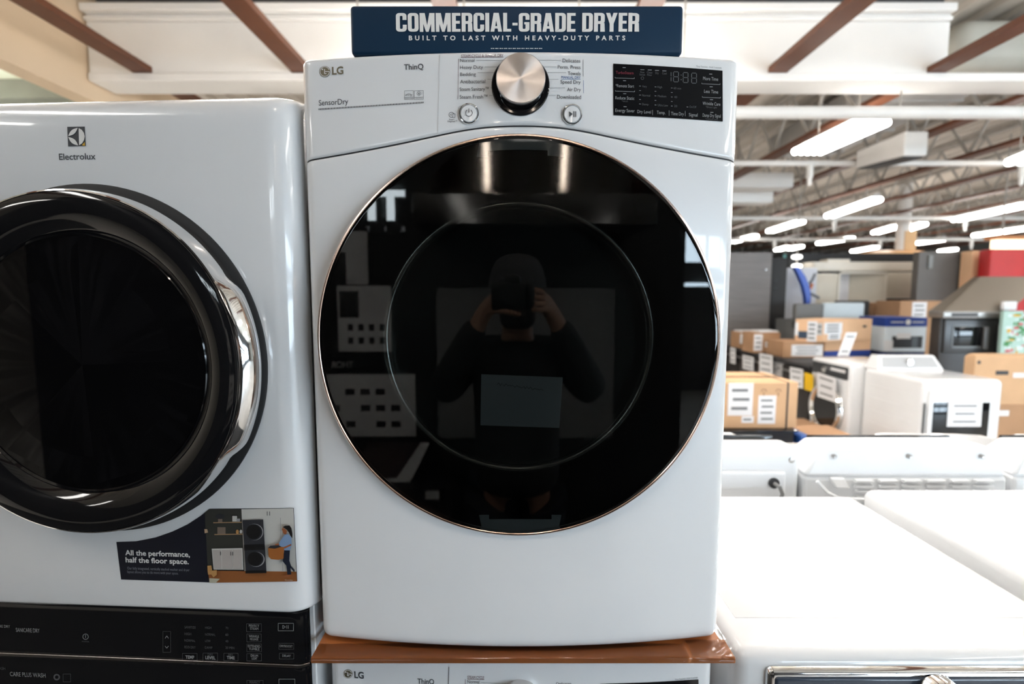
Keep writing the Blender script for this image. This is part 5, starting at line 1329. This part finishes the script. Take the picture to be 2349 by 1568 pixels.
# cream wall cabinets
yh = 9.0
CREAM = mat('cream_laminate', S(212, 202, 184), .5, var=.03); CREAM2 = mat('cream_laminate_light', S(232, 224, 210), .5, var=.02)
WALLD = mat('black_display_wall', S(36, 36, 38), .7, var=.06)
x0, x1 = span(1808, 2108, yh + .5, 640)
struct('wall_display', MB().box(x0, x1 - .02, yh + .5, yh + .6, 0, PZ(581, yh + .5)), WALLD)
def cab(label, u0, u1, vt, vb, d=.35, y=yh, niche=False, m=CREAM):
    x0, x1 = span(u0, u1, y, (vt + vb) / 2); zt, zb = PZ(vt, y), PZ(vb, y)
    t = root('wall_cabinet', label, 'cabinet', ((x0 + x1) / 2, y, zb))
    if niche:
        s = .03
        mb = MB().box(x0, x0 + s, y, yh + .499, zb, zt).box(x1 - s, x1, y, yh + .499, zb, zt).box(x0, x1, y, yh + .499, zt - s, zt).box(x0, x1, yh + .46, yh + .499, zb, zt)
        obj('carcass', mb, CREAM2, parent=t)
        xm = x0 * .55 + x1 * .45
        obj('back_panel', MB().box(x0 + s, xm, yh + .3, yh + .33, zb, zt - s), mat('niche_white', S(226, 222, 222), .5, var=.02), parent=t)
        obj('side_panel', MB().hexa([(xm, yh + .33, zb), (x1 - s, y + .02, zb), (x1 - s, y + .05, zb), (xm, yh + .36, zb)], [(xm, yh + .33, zt - s), (x1 - s, y + .02, zt - s), (x1 - s, y + .05, zt - s), (xm, yh + .36, zt - s)]), m, parent=t)
    else:
        obj('carcass', MB().box(x0, x1, y + .02, yh + .499, zb, zt), CREAM2, parent=t)
        obj('door', MB().rbox(x0 + .01, x1 - .01, y, y + .022, zb + .02, zt - .015, .006, 2), m, parent=t)
    return t
cab('cream wall cabinet with plain door at the left of the cream set', 1868, 1922, 627, 700)
cab('open cream cabinet niche in the middle of the cream set', 1922, 2034, 623, 716, niche=True)
cab('cream wall cabinet with wide door at the right of the cream set', 2034, 2132, 624, 684)
cab('long cream box cabinet laid on top of the cream set', 1866, 2096, 600, 621, y=yh + .12, m=CREAM2)
x0, x1 = span(1900, 1950, yh + .2, 595)
obj('cabinet_panel', MB().box(x0, x1, yh + .2, yh + .45, PZ(600, yh + .12) + .001, PZ(594, yh + .2)), CREAM2, label='short cream panel lying on top of the long cream box cabinet', cat='panel')
# grey partition, tan and red displays
yg = 8.2
x0, x1 = span(2106, 2232, yg, 620)
GREYW = mat('warm_grey_partition', S(98, 94, 90), .6, var=.05)
struct('wall_partition', MB().box(x0, x1, yg, yg + .12, 0, PZ(577, yg)), GREYW)
x0, x1 = span(2130, 2139, yg - .02, 600); obj('partition_trim', MB().box(x0, x1, yg - .03, yg, PZ(615, yg), PZ(586, yg)), mat('dull_grey_strip', S(128, 130, 128), .5, var=0), label='small grey strip on the warm grey partition', cat='trim strip')
yr = 7.95
x0, x1 = span(2229, 2270, yr, 605); obj('tan_pillar', MB().box(x0, x1, yr, yr + .2, 0, PZ(575, yr)), mat('peach_board', S(252, 206, 164), .6, var=.03), label='peach coloured pillar board left of the red display', cat='pillar')
x0, x1 = span(2270, 2470, yr - .3, 600); obj('display_board', MB().rbox(x0, x1, yr - .3, yr - .1, 0, PZ(571, yr - .3), .03, 3), RED, label='bright red display board at the right edge above the range hood', cat='display board')
yv = 9.2
x0, x1 = span(2284, 2500, yv, 555); t = root('lit_canopy', 'warm lit canopy strip above the red display board', 'lit sign', ((x0 + x1) / 2, yv, PZ(573, yv)))
obj('lit_face', MB().box(x0, x1, yv, yv + .1, PZ(571, yv), PZ(549, yv)), mat('warm_lit_face', (1, .86, .64, 1), .5, emit=1.6, ecol=(1, .82, .58, 1), var=0), parent=t)
obj('canopy_edge', MB().box(x0 - .03, x1, yv - .05, yv + .2, PZ(549, yv), PZ(541, yv)), mat('orange_edge', S(214, 140, 84), .5, var=.03), parent=t)
many('hanger_rod', [MB().box(x0 + .2 + k * .5, x0 + .22 + k * .5, yv + .1, yv + .12, PZ(545, yv), DECK + .03) for k in range(4)], M_WEB, t)
# column with canopy ring
yy = 13.0
cx = PX(2072, yy, 530); zc_ = PZ(573, yy)
t = root('support_column', 'round white column with tan lower sleeve among the far ceiling lights', 'column', (cx, yy, 0))
obj('column_shaft', MB().tube([(cx, yy, 0), (cx, yy, DECK + .03)], .15, 20), M_PIPE, parent=t)
obj('column_sleeve', MB().box(cx - .06, cx + .22, yy - .16, yy + .12, 0, PZ(531, yy)), mat('tan_sleeve', S(218, 178, 132), .6, var=.04), parent=t)
yq = 12.4
x0, x1 = span(2003, 2192, yq, 578)
t = root('canopy', 'long low tan canopy round the foot of the far column', 'canopy', ((x0 + x1) / 2, yq, PZ(586, yq)))
xm = (x0 + x1) / 2; hw = (x1 - x0) / 2
mb = MB().lathe([(hw, 0), (hw, .10), (hw * .5, .17), (.2, .18)], (xm, yy, PZ(586, yq)), 40, 'z', close=False)
mb.v = [(a, yy + (b - yy) * .3, c) for a, b, c in mb.v]
mb.lathe([(hw * .97, .01), (.2, .01)], (xm, yy, PZ(586, yq)), 40, 'z', close=False)
mb.v = [(a, b if i < 160 else yy + (b - yy) * .3, c) for i, (a, b, c) in enumerate(mb.v)]
obj('canopy_shell', mb, mat('tan_canopy', S(226, 176, 124), .5, var=.04), parent=t)
# teal hanging sign
yt = 9.6
x0, x1 = span(1797, 1822, yt, 600)
t = root('hanging_sign', 'small teal hanging sign above the white divider', 'sign', ((x0 + x1) / 2, yt, PZ(612, yt)))
obj('sign_panel', MB().box(x0, x1, yt, yt + .02, PZ(615, yt), PZ(583, yt)), mat('teal_board', S(126, 192, 194), .5, var=.03), parent=t)
many('hanger_wire', [MB().box(x, x + .006, yt, yt + .006, PZ(584, yt), DECK + .03) for x in (x0 + .03, x1 - .036)], M_WEB, t)
t = root('pendant_lamp', 'two small bright round lamps on a stem right of the teal sign', 'lamp', (PX(1828, 9.3, 600), 9.3, PZ(613, 9.3)))
for v in (589, 610):
    z = PZ(v, 9.3); obj('lamp_globe', MB().lathe([(.0, -.04), (.07, -.03), (.09, 0), (.07, .03), (.0, .04)], (PX(1828, 9.3, v), 9.3, z), 16, 'z'), mat('lit_globe', (1, .98, .94, 1), .5, emit=3.0, var=0), parent=t)
obj('stem', MB().tube([(PX(1828, 9.3, 600), 9.3, PZ(611, 9.3)), (PX(1828, 9.3, 600), 9.3, DECK + .03)], .01, 6), M_WEB, parent=t)
# far low partition closing the view under the lights
struct('wall_far_partition', MB().box(6, 26, 24, 24.2, 0, 2.6), mat('far_greenish_wall', S(116, 122, 106), .7, var=.15, scale=.6))
# ================================================================== behind the photographer: what the black door mirrors
DW = mat('black_display_panel', (.010, .010, .011, 1), .5, var=.05)
yw = -1.25
struct('wall_kitchen_display', MB().box(-3.2, .95, yw - .2, yw, 0, 3.3), DW)
# lit sign
LIT = mat('lit_letters', (1, 1, 1, 1), .5, emit=11.0, ecol=(.82, .93, 1, 1), var=0)
DIML = mat('dim_letters', (.5, .5, .5, 1), .5, emit=1.2, ecol=(.8, .85, .9, 1), var=0)
t = root('wall_sign', 'lit THOR KITCHEN letters on the black wall, mirrored in the round doors', 'sign', (-.9, yw, 2.05))
def mirror_text(s, x_left, x_right, z0, z1, m, nm, bold=0, space=1.0):
    vs, fs = tshape(s, bold, space); a = min(p[0] for p in vs); b = max(p[0] for p in vs)
    mb = MB(); mb.add([(x_left + (p[0] - a) / (b - a) * (x_right - x_left), yw + .012, z0 + p[1] / CAPH * (z1 - z0)) for p in vs], fs)
    return obj(nm, mb, m, parent=t)
mirror_text('THOR', -.579, -1.27, ZE + .4075, ZE + .553, LIT, 'letters', .04)
mirror_text('KITCHEN', -.585, -1.20, ZE + .340, ZE + .367, DIML, 'small_letters', .0, 4.5)
# hood
HS = mat('brushed_hood_steel', (.22, .215, .21, 1), .10, metal=1, var=.05, scale=60, stretch=(1, 60, 60), aniso=.6)
nt = HS.node_tree; tg = nt.nodes.new('ShaderNodeTangent'); tg.direction_type = 'RADIAL'; tg.axis = 'Z'
nt.links.new(tg.outputs[0], nt.nodes['Principled BSDF'].inputs['Tangent'])
nt.nodes['Principled BSDF'].inputs['Anisotropic Rotation'].default_value = 0.25
yh = -.68
x0, x1 = -.435, .63; z0, z1 = ZE + .305, ZE + .438
t = root('range_hood', 'wide stainless range hood on the black wall, mirrored in the tall dryer door', 'range hood', ((x0 + x1) / 2, yw, z0))
obj('hood_lip', MB().box(x0, x1, yw, yh, z0, z1), HS, parent=t, bevel=.004)
zc = ZE + .70
obj('hood_canopy', MB().hexa([(x0, yw, z1), (x1, yw, z1), (x1, yh - .005, z1), (x0, yh - .005, z1)], [(-.20, yw, zc), (.30, yw, zc), (.30, yw + .42, zc), (-.20, yw + .42, zc)]), HS, parent=t)
obj('hood_chimney', MB().box(-.19, .29, yw, yw + .41, zc, 3.0), HS, parent=t)
# spots over the hood, shaped as bars to draw long streaks on the steel
for x in (-.165, .335):
    t = root('linear_spotlight', 'warm spot stretched into a light bar above the steel hood, ' + ('left one' if x < 0 else 'right one') + ' as mirrored', 'light', (x, -.44, 3.1), 0, 'light bars above the hood')
    h = MB().box(x - .032, x + .032, -.66, -.22, 3.24, 3.26).box(x - .032, x - .026, -.66, -.22, 3.12, 3.24).box(x + .026, x + .032, -.66, -.22, 3.12, 3.24).box(x - .032, x + .032, -.226, -.22, 3.12, 3.24).box(x - .032, x + .032, -.66, -.654, 3.12, 3.24)
    obj('light_housing', h, BLACKM, parent=t)
    obj('light_bar', MB().box(x - .018, x + .018, -.62, -.26, 3.225, 3.235), mat('lit_warm_bar', (1, .9, .78, 1), .5, emit=130.0, ecol=(1, .84, .70, 1), var=0), parent=t)
    obj('hanger_rod', MB().tube([(x, -.44, 3.255), (x, -.44, DECK + .03)], .01, 8), BLACKM, parent=t)
# product cards on the black wall
def card(label, u0, u1, v0, v1, y, n, tilt=0):
    vy = 1.58 - y                           # distance of the mirrored place
    a, b = P(u0, v1, vy), P(u1, v0, vy)
    mb = MB().box(a.x, b.x, y - .008, y, a.z, b.z); o = obj('product_card', mb, PAPER, label=label, cat='display card', group='product cards on the black wall')
    m2 = MB()
    for (r0, r1, s0, s1) in n:
        m2.box(a.x + (b.x - a.x) * r0, a.x + (b.x - a.x) * r1, y, y + .001, a.z + (b.z - a.z) * s0, a.z + (b.z - a.z) * s1)
    obj('printed_picture', m2, DARKG, parent=o)
grid = [(.04, .40, .52, .92)] + [(.18 + .2 * i, .28 + .2 * i, .12 + .2 * j, .22 + .2 * j) for i in range(4) for j in range(2)]
card('white product card with dark appliance picture, mirrored left in the tall dryer door', 778, 896, 655, 806, yw + .012, grid)
grid = [(.1 + .16 * i, .2 + .16 * i, .15 + .26 * j, .25 + .26 * j) for i in range(5) for j in range(3) if (i + j) % 4 != 2]
card('wide white card with rows of small pictures, mirrored lower left in the door', 740, 952, 858, 1000, yw + .012, grid)
card('grey photo card, mirrored at the left rim of the tall dryer door', 735, 842, 530, 652, yw + .012, [(.0, .55, .0, .6), (.1, .4, .6, .75)])
mb = MB()
vy = 1.58 - (yw + .25)
a, b = P(838, 1105, vy), P(962, 1035, vy)
t = root('brochure', 'pale brochure on the black shelf, mirrored low left in the tall dryer door', 'brochure', ((a.x + b.x) / 2, yw + .25, a.z))
obj('brochure_page', MB().hexa([(a.x - .1, yw + .25, a.z), (b.x - .05, yw + .25, a.z), (b.x + .03, yw + .1, b.z), (a.x - .02, yw + .1, b.z)], [(a.x - .1, yw + .252, a.z + .004), (b.x - .05, yw + .252, a.z + .004), (b.x + .03, yw + .102, b.z + .004), (a.x - .02, yw + .102, b.z + .004)]), PAPER, parent=t)
obj('brochure_picture', MB().hexa([(a.x - .08, yw + .245, a.z + .022), (b.x - .12, yw + .245, a.z + .022), (b.x - .02, yw + .11, b.z + .004), (a.x - .02, yw + .11, b.z + .004)], [(a.x - .08, yw + .247, a.z + .026), (b.x - .12, yw + .247, a.z + .026), (b.x - .02, yw + .112, b.z + .008), (a.x - .02, yw + .112, b.z + .008)]), mat('brochure_dark', S(52, 34, 34), .5, var=.2), parent=t)
struct('wall_display_shelf', MB().box(-1.6, -.3, yw, yw + .34, 0, a.z - .001), DW)

mirror_text('THOR', PX(810, 2.81, 836), PX(758, 2.81, 836), PZ(843, 2.81), PZ(829, 2.81), mat('grey_letters', (.45, .45, .45, 1), .6, var=0), 'card_letters', .03)
mirror_text('Chef Inspired', PX(812, 2.81, 640), PX(735, 2.81, 640), PZ(646, 2.81), PZ(636, 2.81), MATS['grey_letters'], 'card_letters', .01)
a, b = P(985, 1124, vy), P(1014, 1106, vy)
obj('price_tag', MB().box(a.x, b.x, yw + .36, yw + .362, a.z, b.z), PAPER, label='small white price tag on the black shelf edge, mirrored low in the door', cat='price tag')
a, b = P(1005, 1005, 2.80), P(1412, 660, 2.80)
obj('backsplash', MB().box(a.x, b.x, yw + .001, yw + .02, a.z, b.z), mat('grey_splash_panel', (.20, .20, .205, 1), .5, var=.05), label='grey wall panel under the steel hood, mirrored behind the person', cat='wall panel')
obj('added_dark_mat', MB().box(-3.2, 1.0, yw + .4, .70, 0, .008), mat('added_mat_dark', (.035, .035, .036, 1), .9, var=.15, scale=30), label='dark mat added on the aisle floor to cut light bounce', cat='added mat')  # unseen dark sheet, added to darken reflections and fill from below
# ---- the photographer, seen only as a dark reflection
JACKET = mat('black_jacket', (.012, .012, .013, 1), .8, var=.1); SKIN = mat('skin', (.42, .24, .16, 1), .5, var=.06)
JEANS = mat('dark_trousers', (.02, .022, .03, 1), .8, var=.1); KNIT = mat('grey_knit_cap', (.06, .06, .065, 1), .9, var=.15, scale=40)
SHOE = mat('black_shoe', (.01, .01, .01, 1), .5, var=.1)
def skin_mesh(name, verts, edges, radii, m, parent, rootv=0, sub=2):
    me = bpy.data.meshes.new(name)
    inv = ROOTM[top_of(parent).name].inverted()
    me.from_pydata([(inv @ Vector(v))[:] for v in verts], edges, [])
    o = bpy.data.objects.new(name, me); C.objects.link(o); o.parent = parent
    md = o.modifiers.new('skin', 'SKIN'); md.use_smooth_shade = True
    for i, r in enumerate(radii):
        rr = r if isinstance(r, tuple) else (r, r)
        me.skin_vertices[0].data[i].radius = rr
    me.skin_vertices[0].data[rootv].use_root = True
    ss = o.modifiers.new('smooth', 'SUBSURF'); ss.levels = sub; ss.render_levels = sub
    me.materials.append(m)
    return o
py = -.34
t = root('person', 'person in black jacket and grey cap holding a camera, mirrored in the tall dryer door', 'person', (.02, py, 0.008))
V = []; E_ = []; R_ = []
def vtx(p, r, link=None):
    V.append(p); R_.append(r)
    if link is not None: E_.append((link, len(V) - 1))
    return len(V) - 1
pel = vtx((.02, py, .92), (.07, .05)); wai = vtx((.02, py - .01, 1.10), (.10, .075), pel); che = vtx((.02, py - .02, 1.30), (.12, .09), wai); nk0 = vtx((.02, py - .01, 1.44), (.08, .075), che)
nk = vtx((.02, py + .01, 1.50), (.055, .055), nk0); h0 = vtx((.02, py + .03, 1.575), (.07, .085), nk); h1 = vtx((.02, py + .035, 1.66), (.078, .098), h0); h2 = vtx((.02, py + .03, 1.73), (.06, .075), h1)
nose = vtx((.02, py + .135, 1.615), (.014, .014), h0)
for s in (-1, 1):
    sh = vtx((.02 + s * .17, py - .02, 1.39), (.065, .06), che); el = vtx((.02 + s * .27, py + .05, 1.26), (.046, .046), sh)
    wr = vtx((.02 + s * .115, py + .19, 1.565), (.028, .03), el); pa = vtx((.02 + s * .085, py + .225, 1.60), (.022, .034), wr)
    if s > 0:                                # right hand: fingers wrapped over the grip
        for k in range(4):
            f1 = vtx((.02 + .078 + .002 * k, py + .262, 1.635 - .02 * k), .009, pa); f2 = vtx((.02 + .060, py + .276, 1.636 - .02 * k), .0082, f1); vtx((.02 + .043, py + .270, 1.634 - .02 * k), .0075, f2)
        th = vtx((.02 + .075, py + .205, 1.632), .0105, pa); vtx((.02 + .05, py + .195, 1.645), .009, th)
    else:                                    # left hand: cradling the lens from below
        for k in range(4):
            f1 = vtx((.02 - .065 + .014 * k, py + .255, 1.575 - .004 * k), .009, pa); f2 = vtx((.02 - .048 + .014 * k, py + .275, 1.570 - .004 * k), .0082, f1); vtx((.02 - .03 + .012 * k, py + .290, 1.574 - .003 * k), .0075, f2)
        th = vtx((.02 - .075, py + .245, 1.625), .0105, pa); vtx((.02 - .055, py + .26, 1.650), .009, th)
    hip = vtx((.02 + s * .09, py, .86), (.05, .05), pel); kn = vtx((.02 + s * .10, py + .02, .48), (.042, .045), hip); an = vtx((.02 + s * .105, py - .02, .09), (.03, .032), kn); vtx((.02 + s * .115, py + .12, .04), (.038, .028), an)
obj_b = skin_mesh('body', V, E_, R_, SKIN, t)
def sleeve(pts, rs, m, name): return skin_mesh(name, pts, [(i, i + 1) for i in range(len(pts) - 1)], rs, m, t)
JV = [(.02, py, .84), (.02, py - .005, .98), (.02, py - .01, 1.14), (.02, py - .02, 1.32), (.02, py - .012, 1.43), (.02, py, 1.475)]; JE = [(i, i + 1) for i in range(5)]; JR = [(.185, .145), (.178, .138), (.172, .13), (.188, .145), (.12, .105), (.075, .075)]
for s in (-1, 1):
    n0 = len(JV); JV += [(.02 + s * .175, py - .02, 1.40), (.02 + s * .285, py + .05, 1.255), (.02 + s * .205, py + .12, 1.40), (.02 + s * .135, py + .172, 1.535)]
    JE += [(3, n0), (n0, n0 + 1), (n0 + 1, n0 + 2), (n0 + 2, n0 + 3)]; JR += [(.088, .085), (.068, .068), (.058, .058), (.042, .042)]
skin_mesh('jacket', JV, JE, JR, JACKET, t, 3)
TV = [(.02, py, .93)]; TE = []; TR = [(.165, .13)]
for s in (-1, 1):
    n0 = len(TV); TV += [(.02 + s * .092, py, .82), (.02 + s * .10, py + .02, .48), (.02 + s * .105, py - .02, .10)]; TE += [(0, n0), (n0, n0 + 1), (n0 + 1, n0 + 2)]; TR += [(.105, .108), (.075, .08), (.062, .066)]
skin_mesh('trousers', TV, TE, TR, JEANS, t)
obj('beard', MB().rbox(-.045, .085, py + .0, py + .115, 1.50, 1.60, .04, 4), mat('dark_beard', (.03, .025, .022, 1), .9, var=.2, scale=60), parent=t)
obj('cap', MB().lathe([(.096, 0), (.100, .02), (.096, .05), (.078, .085), (.045, .105), (.0, .11)], (.02, py + .03, 1.665), 28, 'z').lathe([(.104, -.005), (.106, .02), (.100, .04), (.095, .02)], (.02, py + .03, 1.655), 28, 'z', close=False), KNIT, parent=t)
many('shoe', [MB().rbox(.02 + s * .112 - .048, .02 + s * .112 + .048, py - .09, py + .19, 0.008, .08, .03, 4) for s in (-1, 1)], SHOE, t)
eyes = [MB() for _ in (0, 1)]
for s, mb in zip((-1, 1), eyes): mb.lathe([(.0, -.012), (.011, -.006), (.012, 0), (.011, .006), (.0, .012)], (.02 + s * .032, py + .122, 1.655), 12)
many('eye', eyes, WHITEP, t)
many('ear', [MB().rbox(.02 + s * .082 - .008, .02 + s * .082 + .008, py + .0, py + .045, 1.605, 1.665, .007, 3) for s in (-1, 1)], SKIN, t)
obj('mouth', MB().rbox(-.003, .043, py + .112, py + .124, 1.568, 1.580, .005, 3), mat('lips', (.32, .14, .12, 1), .5, var=0), parent=t)
t = root('camera', 'black camera held up by the person mirrored in the tall dryer door', 'camera', (0, -.06, 1.58))
CB = mat('camera_black', (.012, .012, .012, 1), .45, var=.05)
obj('camera_body', MB().rbox(-.068, .060, -.115, -.065, 1.575, 1.665, .010, 3).rbox(-.022, .03, -.12, -.07, 1.655, 1.690, .012, 3).rbox(.045, .072, -.115, -.05, 1.58, 1.66, .012, 3), CB, parent=t)
obj('lens_barrel', MB().lathe([(.034, -.02), (.034, .02), (.040, .025), (.040, .045), (.036, .048), (.034, .040), (.0, .034)], (0, -.060, ZE), 40), CB, parent=t)
